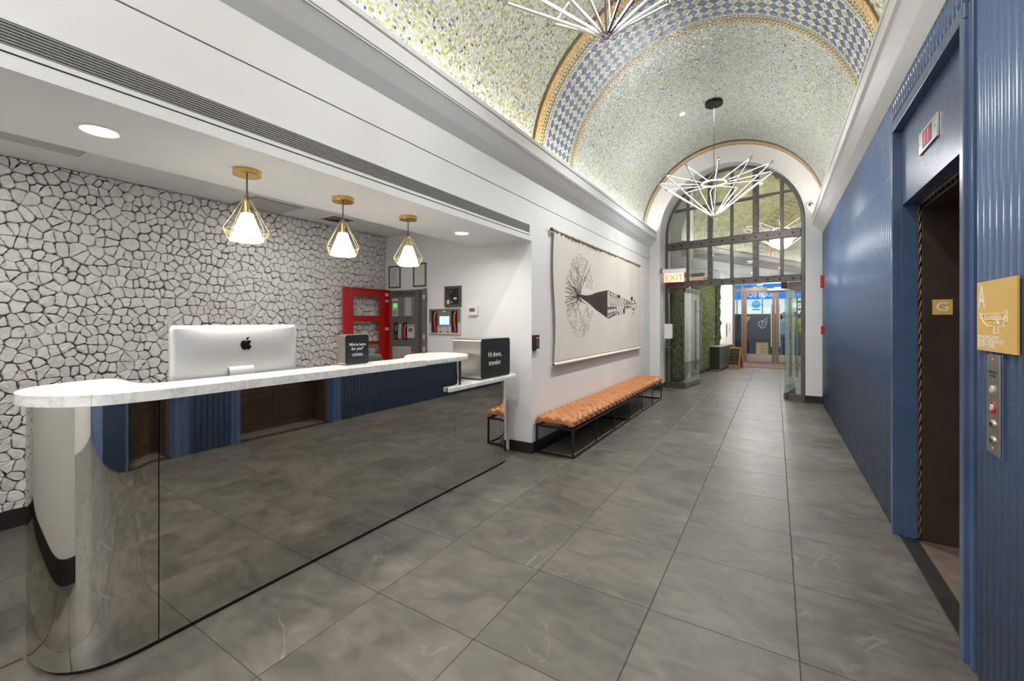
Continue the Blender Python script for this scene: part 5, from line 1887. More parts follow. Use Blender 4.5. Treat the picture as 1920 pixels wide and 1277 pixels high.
# ------------------------------------------------------------------ chandeliers
def make_chandelier():
    t = thing('starburst_chandelier', 'x', 'chandelier', (0, 0, 0), 'starburst chandeliers under the vault')
    ztip, zcap, zring = 2.955, 3.545, 3.455
    R = .79
    rr_ = .165
    n = 12
    b = G(); b.lathe([(.0005, 0), (.122, 0), (.122, -.045), (.118, -.05), (.0005, -.05)], (0, 0, 4.665), 36); b.build('canopy', 'blackmetal', t)
    G().cyl((0, 0, zring), (0, 0, 4.62), .0035, n=8).build('stem', 'blackmetal', t)
    b = G(); b.tube([(rr_ * math.cos(2 * PI * i / 48), rr_ * math.sin(2 * PI * i / 48), zring) for i in range(48)], .010, 10, True); b.build('centre_ring', 'tube', t, smooth=True)
    for k_ in range(3):
        a_ = 2 * PI * k_ / 3
        G().cyl((rr_ * math.cos(a_), rr_ * math.sin(a_), zring + .01), (0, 0, zring + .16), .0015, n=6).build('ring_hanger', 'blackmetal', t)
    b = G(); b.cyl((0, 0, ztip - .02), (0, 0, ztip + .035), .016, n=14); b.build('bottom_hub', 'steel', t)
    for k_ in range(n):
        a_ = 2 * PI * (k_ + .35) / n
        d = Vector((math.cos(a_), math.sin(a_), 0))
        p0 = d * .018 + Vector((0, 0, ztip)); p1 = d * R + Vector((0, 0, zcap))
        ax_ = (p1 - p0).normalized()
        side = d.cross(Vector((0, 0, 1)))
        inn = side.cross(ax_).normalized()
        if inn.z < 0: inn = -inn
        # metal channel on the outside, lit strip on the inside
        mid = (p0 + p1) / 2
        L = (p1 - p0).length
        G().obox(mid - inn * .004, ax_, side, inn, L / 2, .0058, .0045).build('rod_channel', 'steel', t)
        G().obox(mid + inn * .005, ax_, side, inn, L / 2 - .05, .0034, .0030).build('rod_light', 'tube', t)
        q0 = d * (rr_ + .012) + Vector((0, 0, zring)); q1 = d * (R - .012) + Vector((0, 0, zcap))
        ax2 = (q1 - q0).normalized(); up2 = side.cross(ax2).normalized()
        if up2.z < 0: up2 = -up2
        m2 = (q0 + q1) / 2
        G().obox(m2 + up2 * .003, ax2, side, up2, (q1 - q0).length / 2, .0040, .003).build('arm_channel', 'steel', t)
        G().obox(m2 - up2 * .003, ax2, side, up2, (q1 - q0).length / 2 - .04, .0026, .0022).build('arm_light', 'tube', t)
        b = G(); b.cyl(p1 - Vector((0, 0, .016)), p1 + Vector((0, 0, .016)), .014, n=12); b.build('end_cap', 'steel', t)
    return t


ch = make_chandelier(); index_kids(ch)
for i, (y_, lab) in enumerate(((6.98, 'starburst chandelier hanging whole in front of the arched window'), (2.235, 'starburst chandelier cut by the top edge, nearest the camera'))):
    t = ch if i == 0 else copy_tree(ch)
    t.location = (XC, y_, 0); t['label'] = lab; t['category'] = 'chandelier'
    t.rotation_euler = (0, 0, .12 * i)
# puck light on the vault
dr = Vector(((1279 - 960) / 798 * cY - sY, (1279 - 960) / 798 * sY + cY, -(212 - 602) / 798))
s_lo, s_hi = .5, 20
for _ in range(60):
    sm = (s_lo + s_hi) / 2
    p = Vector((0, 0, CAM_H)) + dr * sm
    if (p.x - XC) ** 2 + (p.z - ZV) ** 2 < RV ** 2 or p.z < ZV: s_lo = sm
    else: s_hi = sm
p = Vector((0, 0, CAM_H)) + dr * s_lo
nr = Vector((XC - p.x, 0, ZV - p.z)).normalized()
t = thing('vault_light', 'small round white light on the mosaic vault left of the far canopy', 'ceiling light', tuple(p))
G().cyl(p + nr * .001, p + nr * .02, .050, .044, n=24).build('trim', 'white', t)
G().cyl(p + nr * .0205, p + nr * .022, .038, .036, n=20).build('lens', 'lamp', t)
# dome camera on the end wall
p = PY(1520, 384, YE)
t = thing('dome_camera', 'small round security camera on the white end wall right of the arch', 'camera', (p[0], YE, p[1]))
b = G(); b.lathe([(.0005, 0), (.060, 0), (.060, -.012), (.052, -.024), (.0005, -.024)], (p[0], YE - .001, p[1]), 28, 'y'); b.build('base', 'white', t)
b = G(); b.sphere((p[0], YE - .026, p[1]), .036, 18, 12); b.build('dome', 'steel', t, smooth=True)
b = G(); b.sphere((p[0] - .008, YE - .052, p[1] - .008), .014, 12, 8); b.build('lens', 'black', t, smooth=True)
# ------------------------------------------------------------------ arched steel window frame (skewed plane)
K_ = -0.207
Y0F = 9.463


def fy(x): return Y0F + K_ * (x + 1.99)


PHI = math.atan(K_)
UX = Vector((math.cos(PHI), math.sin(PHI), 0)); VN = Vector((-math.sin(PHI), math.cos(PHI), 0))


def fbox(b, x0, x1, z0, z1, d0, d1):
    """bar in the frame plane; d measured along the plane normal (negative = towards the lobby)"""
    c0 = Vector((x0, fy(x0), 0)); c1 = Vector((x1, fy(x1), 0))
    mid = (c0 + c1) / 2 + VN * (d0 + d1) / 2 + Vector((0, 0, (z0 + z1) / 2))
    return b.obox(mid, UX, VN, (0, 0, 1), (c1 - c0).length / 2, abs(d1 - d0) / 2, (z1 - z0) / 2)


aw = thing('arched_window', 'arched dark steel window with riveted bars filling the archway', 'window', (-.78, fy(-.78), 2.1))
aw['kind'] = 'structure'
# arch ring
b = G()
ri, ro = 1.160, AR - .002
rings = []
for (r_, d_) in ((ro, -.035), (ri, -.035), (ri, .035), (ro, .035)):
    pts = []
    for i in range(49):
        t_ = PI - PI * i / 48
        x_ = AXC + r_ * math.cos(t_); z_ = AZ + r_ * math.sin(t_)
        p_ = Vector((x_, fy(x_), z_)) + VN * d_
        pts.append(tuple(p_))
    rings.append(pts)
for i in range(4): b.strip(rings[i], rings[(i + 1) % 4])
b.build('arch_ring', 'darksteel', aw)
for xa_, xb_ in ((AXC - ro, AXC - ri), (AXC + ri, AXC + ro)):
    b = G(); fbox(b, xa_, xb_, 0.0, AZ, -.035, .035); b.build('side_jamb', 'darksteel', aw)
XLf, XRf = AXC - ri, AXC + ri


def stud_bar(z0, z1, n):
    b = G(); fbox(b, XLf, XRf, z0, z1, -.055, .04); b.build('riveted_bar', 'darksteel', aw, bevel=.004)
    for s_ in (z0, z1):
        b = G(); fbox(b, XLf, XRf, s_ - .008, s_ + .008, -.066, -.03); b.build('bar_edge', 'darksteel', aw)
    for i in range(90):
        x_ = XLf + (XRf - XLf) * (i + .5) / 90
        b = G(); c = Vector((x_, fy(x_), z1 + .012)) + VN * -.058
        b.obox(c, UX, VN, (0, 0, 1), .007, .008, .007)
        b.build('dentil', 'black', aw)
    for i in range(n):
        x_ = XLf + (XRf - XLf) * (i + .6) / (n + .2)
        c = Vector((x_, fy(x_), (z0 + z1) / 2)) + VN * -.058
        b = G(); b.obox(c, UX + Vector((0, 0, 1)), VN, Vector((0, 0, 1)) - UX, .017, .006, .017)
        b.obox(c + VN * -.005, UX, VN, (0, 0, 1), .007, .005, .007)
        b.build('diamond_stud', 'black', aw)


stud_bar(2.895, 3.015, 12)
stud_bar(2.105, 2.205, 12)
mulls = [(-1.527, .024), (-1.10, .044), (-.712, .024), (-.31, .046), (.10, .026)]
for x_, hw in mulls:
    ztop = AZ + math.sqrt(max(.01, ri ** 2 - (x_ - AXC) ** 2)) + .01
    for z0, z1 in ((2.213, 2.887), (3.023, ztop)):
        b = G(); fbox(b, x_ - hw, x_ + hw, z0, z1, -.035, .035); b.build('mullion', 'darksteel', aw, bevel=.003)
        if hw > .04:
            b = G(); fbox(b, x_ - hw * .62, x_ + hw * .62, z0, z1, -.045, -.035); b.build('mullion_face', 'darksteel', aw)
            for k_ in range(3 if z1 < 3 else 5):
                zz = z0 + (z1 - z0) * (k_ + .7) / (3.4 if z1 < 3 else 5.6)
                c = Vector((x_, fy(x_), zz)) + VN * -.047
                b = G(); b.obox(c, UX + Vector((0, 0, 1)), VN, Vector((0, 0, 1)) - UX, .011, .005, .011); b.build('diamond_stud', 'black', aw)
edges = [XLf] + [m_[0] for m_ in mulls] + [XRf]
ZH = 3.70
for i in range(6):
    x0 = edges[i] + (mulls[i - 1][1] if i else 0); x1 = edges[i + 1] - (mulls[i][1] if i < 5 else 0)
    hwid = math.sqrt(ri ** 2 - (ZH - AZ) ** 2)
    a_, c_2 = max(x0, AXC - hwid), min(x1, AXC + hwid)
    if c_2 - a_ > .03:
        b = G(); fbox(b, a_, c_2, ZH - .026, ZH + .026, -.03, .03); b.build('glazing_bar', 'darksteel', aw, bevel=.002)
    # panes
    b = G(); fbox(b, x0, x1, 2.213, 2.887, -.004, .004); b.build('pane', 'transom', aw)
    arc = [(AXC + ri * math.cos(PI * k / 60), AZ + ri * math.sin(PI * k / 60)) for k in range(61)] + [(AXC - ri, 3.023), (AXC + ri, 3.023)]
    for z0, z1 in ((3.023, ZH - .026), (ZH + .026, 5)):
        pl = clip_poly(clip_poly(clip_poly(clip_poly(arc, 1, 0, x1), -1, 0, -x0), 0, 1, z1), 0, -1, -z0)
        if len(pl) < 3: continue
        n = len(pl)
        f_ = [tuple(Vector((p[0], fy(p[0]), p[1])) + VN * -.004) for p in pl]
        k_ = [tuple(Vector((p[0], fy(p[0]), p[1])) + VN * .004) for p in pl]
        b = G(); b.add(f_ + k_, [tuple(range(n)), tuple(reversed(range(n, 2 * n)))] + [(i2, (i2 + 1) % n, n + (i2 + 1) % n, n + i2) for i2 in range(n)])
        b.build('pane', 'transom', aw)


# ------------------------------------------------------------------ glass sidelites and doors
def glass_leaf(name, lab, cat, p0, p1, handles, z1=2.09, group=None):
    p0, p1 = Vector((p0[0], p0[1], 0)), Vector((p1[0], p1[1], 0))
    d = (p1 - p0).normalized(); nrm = Vector((-d.y, d.x, 0)); L = (p1 - p0).length; mid = (p0 + p1) / 2
    t = thing(name, lab, cat, tuple(mid), group)
    b = G(); b.obox(mid + Vector((0, 0, .063)), d, nrm, (0, 0, 1), L / 2, .022, .052); b.build('bottom_rail', 'railbrown', t, bevel=.002)
    b = G(); b.obox(mid + Vector((0, 0, z1 - .047)), d, nrm, (0, 0, 1), L / 2, .022, .045); b.build('top_rail', 'railbrown', t, bevel=.002)
    b = G(); b.obox(mid + Vector((0, 0, (.117 + z1 - .093) / 2)), d, nrm, (0, 0, 1), L / 2 - .002, .006, (z1 - .093 - .117) / 2 - .001); b.build('glass', 'glass', t)
    if handles:
        h = p1 - d * .09
        for s in (-1, 1):
            q0 = h + nrm * s * .055
            b = G(); b.cyl(q0 + Vector((0, 0, .32)), q0 + Vector((0, 0, 1.86)), .016, n=12); b.build('pull_bar', 'steel', t, smooth=False)
            for z_ in (.55, 1.62):
                b = G(); b.cyl(h + nrm * s * .006 + Vector((0, 0, z_)), q0 + Vector((0, 0, z_)), .010, n=10); b.build('standoff', 'steel', t)
    return t


glass_leaf('glass_sidelite', 'fixed glass side panel at the left of the archway behind the sanitiser', 'glass panel', (-1.925, fy(-1.925)), (-1.635, fy(-1.635)), False)
glass_leaf('glass_door', 'left glass door leaf standing open with long steel pull bars', 'door', (-1.605, fy(-1.61) + .03), (-1.45, 10.33), True, group='open glass doors under the archway')
glass_leaf('glass_sidelite', 'fixed glass side panel at the right of the archway', 'glass panel', (.20, fy(.20)), (.382, fy(.382)), False)
glass_leaf('glass_door', 'right glass door leaf standing open, seen almost edge-on', 'door', (.145, fy(.145) + .03), (.315, 9.95), True, group='open glass doors under the archway')
tag(boxo('door_closer', 'black', (.085, .175, fy(.13) - .05, fy(.13) + .02, 1.98, 2.094), bevel=.004), 'black door closer block at the top of the right glass door', 'door closer')

# exit sign beside the arch
ye = YE - .06
ex0, ez1 = PY(1245.5, 505.5, ye); ex1, ez0 = PY(1282.5, 528, ye)
et = thing('exit_sign', 'lit EXIT sign glowing red at the left of the archway', 'sign', ((ex0 + ex1) / 2, ye, ez0))
zh = ez1 - .075
boxo('housing', 'white', (ex0 - .03, ex1 + .03, ye - .035, ye + .035, zh, ez1), et, bevel=.004)
boxo('lit_face', 'exitface', (ex0, ex1, ye - .008, ye + .008, ez0, zh - .001), et, bevel=.002)
for a_ in ((ex0 - .004, ex0, ez0 - .004, zh), (ex1, ex1 + .004, ez0 - .004, zh), (ex0, ex1, ez0 - .004, ez0)):
    boxo('red_edge', 'exitred', (a_[0], a_[1], ye - .009, ye + .009, a_[2], a_[3]), et)
text('EXIT', .165, 'orangeled', et, ((ex0 + ex1) / 2, ye - .0085, ez0 + .030), FACE_NY, align='CENTER', sx=1.0, offset=.003)
boxo('wall_bracket', 'greymid', (ex0 - .075, ex0 - .031, ye - .03, YE - .001, zh + .01, ez1 + .025), et)

# hand sanitiser stand
sx0, sy0 = -1.86, 9.10
st_ = thing('sanitiser_stand', 'white hand sanitiser dispenser on a thin dark floor stand beside the left glass panel', 'dispenser', (sx0, sy0, 0))
boxo('base_plate', 'railbrown', (sx0 - .12, sx0 + .17, sy0 - .15, sy0 + .15, .001, .012), st_, bevel=.003)
G().cyl((sx0, sy0, .012), (sx0, sy0, 1.30), .013, n=12).build('pole', 'darksteel', st_)
G().prism([(p[0], p[1]) for p in rrect(sx0 - .065, sx0 + .085, 1.04, 1.34, .02)], sy0 - .115, sy0 - .014, 'y').build('dispenser_body', 'white', st_, bevel=.01, segs=3)
boxo('nozzle', 'greymid', (sx0 - .02, sx0 + .04, sy0 - .09, sy0 - .04, 1.018, 1.039), st_, bevel=.004)
boxo('drip_tray', 'darksteel', (sx0 - .06, sx0 + .085, sy0 - .12, sy0 - .014, .86, .872), st_, bevel=.003)

# ------------------------------------------------------------------ vestibule shell
def skew_wall(name, fx, y0, y1, th, m, z0, z1, lab):
    b = G(); b.prism([(fx(y0), y0), (fx(y1), y1), (fx(y1) + th, y1), (fx(y0) + th, y0)], z0, z1)
    return struct(b.build(name, m, loc=(0, 0, 0)), lab, 'wall')


skew_wall('wall_vestibule_left', VL, 9.53, 16.62, -.12, 'wall', 0, 4.9, 'white left wall of the entrance vestibule')
skew_wall('wall_vestibule_right', VR, 9.53, 16.62, .12, 'wall', 0, 4.9, 'white right wall of the entrance vestibule')
struct(G().prism([(VL(11.2) + .001, 11.2), (VR(11.2) - .001, 11.2), (VR(16.6) - .001, 16.6), (VL(16.6) + .001, 16.6)], 2.95, 3.05).build('ceiling_vestibule', 'wall', loc=(0, 0, 0)), 'low white ceiling of the entrance vestibule', 'ceiling')
struct(G().prism([(-2.2, 9.53), (1.2, 9.53), (1.4, 11.4), (-2.1, 11.4)], 4.9, 5.0).build('ceiling_atrium', 'wall', loc=(0, 0, 0)), 'high ceiling just behind the arched window', 'ceiling')
struct(G().prism([(VL(11.2) - .1, 11.2), (VR(11.2) + .1, 11.2), (VR(11.2) + .1, 11.3), (VL(11.2) - .1, 11.3)], 3.05, 4.9).build('wall_bulkhead', 'wall', loc=(0, 0, 0)), 'bulkhead above the vestibule ceiling', 'wall')
struct(boxo('wall_outer', 'wall', (-2.2, 2.6, 16.62, 16.75, 2.95, 5.0)), 'wall over the street doors', 'wall')


def moss_panel(name, lab, m, p0, p1, z0, z1, nx, nz, amp, into, cat='living wall'):
    """bumpy moss sheet between two plan points, protruding by up to amp"""
    p0, p1 = Vector((p0[0], p0[1], 0)), Vector((p1[0], p1[1], 0))
    into = Vector(into)
    vs = []
    for i in range(nx + 1):
        for j in range(nz + 1):
            u, v = i / nx, j / nz
            p = p0.lerp(p1, u) + Vector((0, 0, z0 + (z1 - z0) * v))
            n_ = noise.fractal(p * 9, 1.0, 2.2, 4) * .5 + .5
            n2 = noise.noise(p * 38) * .5 + .5
            e = min(1, min(u, 1 - u) * 30, min(v, 1 - v) * 30)
            vs.append(p + into * (amp * (.15 + .6 * n_ + .35 * n2) * e + .004))
    fs = [(i * (nz + 1) + j, (i + 1) * (nz + 1) + j, (i + 1) * (nz + 1) + j + 1, i * (nz + 1) + j + 1) for i in range(nx) for j in range(nz)]
    b = G(); b.add(vs, fs)
    o = b.build(name, m, smooth=False)
    tag(o, lab, cat); o['kind'] = 'stuff'
    return o


moss_panel('moss_wall', 'tall green moss panel on the left vestibule wall right behind the glass doors', 'moss', (VL(9.7), 9.7), (VL(11.05), 11.05), .0, 4.85, 60, 150, .07, (1, 0, 0))
moss_panel('moss_wall', 'bright green moss panel on the left vestibule wall above the radiator cabinet', 'moss', (VL(11.32), 11.32), (VL(13.75), 13.75), .0, 2.94, 90, 100, .07, (1, 0, 0))
moss_panel('ivy_wall', 'darker leafy strip at the far end of the green moss panel', 'mossdark', (VL(13.78), 13.78), (VL(14.3), 14.3), .0, 2.93, 30, 90, .10, (1, 0, 0))
moss_panel('moss_bulkhead', 'yellow green moss seen through the upper panes of the arched window', 'mossy', (VL(11.2) + .09, 11.195), (VR(11.2) - .02, 11.195), 2.96, 4.88, 130, 100, .09, (0, -1, 0))
for ax, ay in ((-0.55, 12.6), (0.15, 14.6), (-0.6, 15.6)):
    t = thing('vestibule_downlight', {12.6: 'recessed downlight nearest the arch in the vestibule ceiling', 14.6: 'recessed downlight at the right in the vestibule ceiling', 15.6: 'recessed downlight nearest the street doors in the vestibule ceiling'}[ay], 'ceiling light', (ax, ay, 2.95), 'vestibule downlights')
    G().cyl((ax, ay, 2.949), (ax, ay, 2.944), .085, n=24).build('trim_ring', 'white', t)
    G().cyl((ax, ay, 2.943), (ax, ay, 2.941), .065, n=24).build('lens', 'lamp', t)

# heater cabinet
hd = Vector((.104, 1, 0)).normalized(); hn = Vector((hd.y, -hd.x, 0))
hc = Vector((-1.345, 13.95, 0))
ht = thing('radiator_cabinet', 'low dark grey-green radiator cabinet against the left vestibule wall', 'cabinet', tuple(hc))
b = G(); b.obox(hc + Vector((0, 0, .36)), hd, hn, (0, 0, 1), .93, .13, .30); b.build('body', 'heater', ht, bevel=.006)
b = G(); b.obox(hc + Vector((0, 0, .675)), hd, hn, (0, 0, 1), .94, .14, .013); b.build('top', 'heatertop', ht, bevel=.004)
b = G(); b.obox(hc + Vector((0, 0, .03)) - hn * .01, hd, hn, (0, 0, 1), .90, .10, .029); b.build('plinth', 'black', ht)
for s in (-1, 1):
    b = G(); b.obox(hc + hd * s * .90 + Vector((0, 0, .03)), hd, hn, (0, 0, 1), .025, .125, .029); b.build('foot', 'heatertop', ht)


def a_board(name, lab, c, ang, w, h, sp, face_cols, lines):
    t = thing(name, lab, 'sandwich board', tuple(c))
    wx = Vector((math.cos(ang), math.sin(ang), 0)); nx_ = Vector((math.sin(ang), -math.cos(ang), 0))
    c = Vector(c)
    for s in (1, -1):
        top = c + nx_ * s * .02 + Vector((0, 0, h)); bot = c + nx_ * s * sp + Vector((0, 0, .004))
        ax_ = (top - bot).normalized(); nn = wx.cross(ax_).normalized()
        if nn.dot(nx_ * s) < 0: nn = -nn
        mid = (top + bot) / 2; L = (top - bot).length
        b = G()
        for sgn in (-1, 1): b.obox(mid + wx * sgn * (w / 2 - .02), wx, ax_, nn, .02, L / 2, .010)
        b.obox(mid + ax_ * (L / 2 - .03), wx, ax_, nn, w / 2 - .041, .03, .010)
        b.obox(mid - ax_ * (L / 2 - .05 - .0), wx, ax_, nn, w / 2 - .041, .05, .010)
        b.build('wooden_frame', face_cols[0], t)
        b = G(); b.obox(mid + ax_ * .01, wx, ax_, nn, w / 2 - .042, L / 2 - .075, .005); b.build('board', face_cols[1], t)
        if s == 1:
            for k_, (l_, col) in enumerate(lines):
                p = mid + ax_ * (L / 2 - .13 - k_ * (L - .24) / max(1, len(lines)) - .02) + nn * .0062
                R_ = Matrix((wx if nn.dot(wx.cross(ax_)) > 0 else -wx, ax_, nn)).transposed()
                tx = wx
                for j_ in range(l_):
                    b = G(); b.obox(p + tx * ((j_ - (l_ - 1) / 2) * .032) + ax_ * (.006 * ((j_ * 7) % 3 - 1)), tx, ax_, nn, .010, .012 + .004 * ((j_ * 5) % 3), .0008); b.build('chalk_stroke', col, t)
    return t


a_board('sandwich_board', 'small wooden sandwich board with a dark chalk face by the street doors', (-1.02, 14.35, 0), -.25, .34, .62, .17, ('wood', 'chalk'), ((6, 'brass'), (3, 'brass'), (2, 'brass'), (5, 'brass')))
wl = thing('wall_phone', 'small white box on the white vestibule wall near the street doors', 'intercom', (VL(15.6), 15.6, 1.0))
boxo('body', 'white', (VL(15.6) + .012, VL(15.6) + .06, 15.4, 15.62, .98, 1.38), wl, bevel=.006)
boxo('handset', 'lightgrey', (VL(15.6) + .06, VL(15.6) + .10, 15.46, 15.54, 1.05, 1.33), wl, bevel=.006)
mt_ = boxo('door_mat', 'mat', (-.90, .95, 14.7, 16.35, .0005, .012)); tag(mt_, 'long brown door mat inside the street doors', 'door mat')

# ------------------------------------------------------------------ street entrance
YO = 16.5
so = thing('street_entrance', 'bronze framed glazing around the street doors', 'door frame', (0, YO, 0))
so['kind'] = 'structure'
def bar(x0, x1, z0, z1, n='frame_bar', m='bronze', d=.05, t=None): return boxo(n, m, (x0, x1, YO - d, YO + d, z0, z1), t or so, bevel=.003)
bar(-1.24, -1.19, 0, 2.93, d=.05); bar(1.19, 1.24, 0, 2.93); bar(-.99, -.93, 0, 2.93); bar(.93, .99, 0, 2.93)
bar(-1.19, -.99, 2.40, 2.50); bar(.99, 1.19, 2.40, 2.50); bar(-.93, .93, 2.40, 2.52)
bar(-1.19, -.99, 0, .10); bar(.99, 1.19, 0, .10)
for x0, x1 in ((-1.19, -.99), (.99, 1.19)): boxo('pane', 'glass', (x0, x1, YO - .005, YO + .005, .10, 2.40), so)
for x0, x1, z0 in ((-1.19, -.99, 2.50), (.99, 1.19, 2.50), (-.93, .93, 2.52)): boxo('pane', 'glass', (x0, x1, YO - .005, YO + .005, z0, 2.93), so)
bar(1.241, 1.56, 0, 2.93, 'side_panel', 'bronze')
for s, lab in ((-1, 'left bronze framed glass street door with a steel kick plate'), (1, 'right bronze framed glass street door with a steel kick plate')):
    t = thing('street_door', lab, 'door', (s * .46, YO, .01), 'street doors of the vestibule')
    def B(a, c, z0, z1, n='stile', m='bronze', d0=-.025, d1=.025, bv=.002):
        x0, x1 = sorted((s * a, s * c))
        return boxo(n, m, (x0, x1, YO + d0, YO + d1, z0, z1), t, bevel=bv)
    B(.005, .095, .012, 2.39); B(.83, .925, .012, 2.39)
    B(.096, .829, 2.35, 2.39, 'rail'); B(.096, .829, .012, .30, 'rail')
    B(.10, .825, .03, .285, 'kick_plate', 'steel', -.030, -.0255, 0)
    B(.096, .829, .301, 2.349, 'glass', 'glass', -.005, .005, 0)
    x_ = s * .14
    G().cyl((s * .115, YO - .075, .55), (s * .115, YO - .075, 1.95), .018, n=12).build('pull_bar', 'steel', t)
    for z_ in (.75, 1.75): G().cyl((s * .075, YO - .0255, z_), (s * .115, YO - .075, z_), .012, n=8).build('standoff', 'steel', t)
dp = thing('door_operator', 'pale metal automatic operator box over the street doors', 'door operator', (.15, YO - .1, 2.4))
boxo('cover', 'lightgrey', (-.22, .42, YO - .14, YO - .051, 2.40, 2.47), dp, bevel=.004)
boxo('lamp', 'lamp', (-.02, .18, YO - .13, YO - .06, 2.475, 2.495), dp)
e2 = thing('exit_sign', 'red exit sign hanging inside over the street doors, half hidden by the riveted bar', 'sign', (-.1, YO - .35, 2.68))
boxo('housing', 'white', (-.35, .15, YO - .38, YO - .33, 2.62, 2.90), e2, bevel=.004)
text('EXIT', .18, 'redled', e2, (-.10, YO - .3815, 2.68), FACE_NY, align='CENTER')
G().cyl((-.1, YO - .355, 2.90), (-.1, YO - .355, 2.949), .008, n=8).build('hanger', 'darksteel', e2)

# ------------------------------------------------------------------ street
pv = struct(boxo('floor_street', 'pavement', (-6, 9, 16.62, 21.2, -.12, -.004)), 'pavement outside the street doors', 'pavement')
YF = 20.8
sf = thing('barber_shopfront', 'shopfront across the pavement with blue fascia and dark hoarding', 'shop', (0, YF, 0))
boxo('hoarding', 'shopdark', (-5, 7, YF - .05, YF + .1, -.003, 1.62), sf)
for k_ in range(13): boxo('hoarding_post', 'shopdark', (-4.2 + k_ * .78, -4.14 + k_ * .78, YF - .07, YF - .051, 0, 1.62), sf)
boxo('hoarding_cap', 'brown', (-5, 7, YF - .08, YF + .1, 1.621, 1.70), sf)
boxo('shop_interior', 'shopwhite', (-5, 7, YF + .35, YF + .40, 1.70, 2.35), sf)
for k_ in range(10): boxo('window_post', 'lightgrey', (-3.35 + k_ * .95, -3.29 + k_ * .95, YF, YF + .08, 1.701, 2.33), sf)
boxo('blue_fascia', 'signblue', (-5, 7, YF - .05, YF + .30, 2.33, 2.95), sf)
boxo('upper_wall', 'wall', (-5, 7, YF - .03, YF + .30, 2.951, 5.5), sf)
a_ = PY(1401, 555.5, YF - .05); b2 = PY(1449, 555.5, YF - .05)
text('QB', .27, 'letter', sf, (a_[0], YF - .052, a_[1] - .03), FACE_NY, sx=.98, offset=.006)
h_ = PY(1422.5, 555.5, YF - .05)
text('HOUSE', .20, 'letter', sf, (h_[0], YF - .052, h_[1] - .02), FACE_NY, sx=1.0, offset=.008)
h_ = PY(1489, 556, YF - .05)
text('EXPRESS', .17, 'letter', sf, (h_[0], YF - .052, h_[1]), FACE_NY, sx=.9)
dc = PY(1418, 571, YF + .02)
G().cyl((dc[0], YF - .10, dc[1]), (dc[0], YF - .12, dc[1]), .165, n=32).build('disc_sign', 'signcyan', sf, label='round blue disc sign hanging in the shop window')
text('QB', .17, 'letter', sf, (dc[0], YF - .1215, dc[1] - .02), FACE_NY, align='CENTER')
boxo('label_plate', 'signblue', (dc[0] - .15, dc[0] + .15, YF - .12, YF - .10, dc[1] - .25, dc[1] - .19), sf)
G().cyl((dc[0], YF - .11, dc[1] + .16), (dc[0], YF - .11, 2.33), .006, n=6).build('hanger', 'black', sf)
# white outline emblem on the hoarding
ec = PY(1430, 607, YF - .055)
pts = [(-.16, -.02), (-.12, .08), (-.02, .12), (.06, .16), (.16, .26), (.14, .10), (.12, -.02), (.08, -.14), (-.02, -.20), (-.10, -.12), (-.16, -.02)]
b = G(); b.tube([(ec[0] + x, YF - .055, ec[1] + z) for x, z in pts[:-1]], .010, 5, True); b.tube([(ec[0] + x, YF - .055, ec[1] + z) for x, z in ((-.05, -.10), (.02, .0), (-.04, .05), (.10, .08))], .010, 5)
b.build('outline_emblem', 'letter', sf)
fo = PY(1402, 603, YF - .2)
G().prism([(fo[0] - .2, fo[1] - .25), (fo[0] - .02, fo[1] - .05), (fo[0] + .12, fo[1] + .2), (fo[0] - .2, fo[1] + .22)], YF - .21, YF - .20, 'y').build('pennant', 'orange', sf, label='orange pennant')
a_board('street_board', 'plywood sandwich board with an orange top standing outside the left street door', (PY(1429, 665, 19.3)[0], 19.3, 0), .05, .42, .56, .14, ('wood', 'plywood'), ((5, 'inkbrown'), (7, 'inkbrown'), (6, 'inkbrown')))
for k_, z_ in enumerate((566, 573, 580)):
    c = PY(1499, z_, YF - .03)
    G().cyl((c[0], YF - .02, c[1]), (c[0], YF - .03, c[1]), .055 - .01 * (k_ == 1), n=16 if k_ != 1 else 3).build('window_symbol', 'greymid', sf)


# ------------------------------------------------------------------ people outside
def limb_mesh(name, joints, edges, m, parent, grow=0.0, root=0):
    me = bpy.data.meshes.new(name)
    me.from_pydata([j[0] for j in joints], edges, [])
    o = bpy.data.objects.new(name, me); COL.objects.link(o)
    if parent: o.parent = parent
    sk = o.modifiers.new('skin', 'SKIN'); sk.use_smooth_shade = True
    lay = me.skin_vertices[0].data
    for i, j in enumerate(joints):
        rx, ry = (j[1], j[1]) if not isinstance(j[1], tuple) else j[1]
        lay[i].radius = (rx + grow, ry + grow)
        lay[i].use_root = (i == root)
    ss = o.modifiers.new('smooth', 'SUBSURF'); ss.levels = 1; ss.render_levels = 2
    me.materials.append(M[m])
    return o


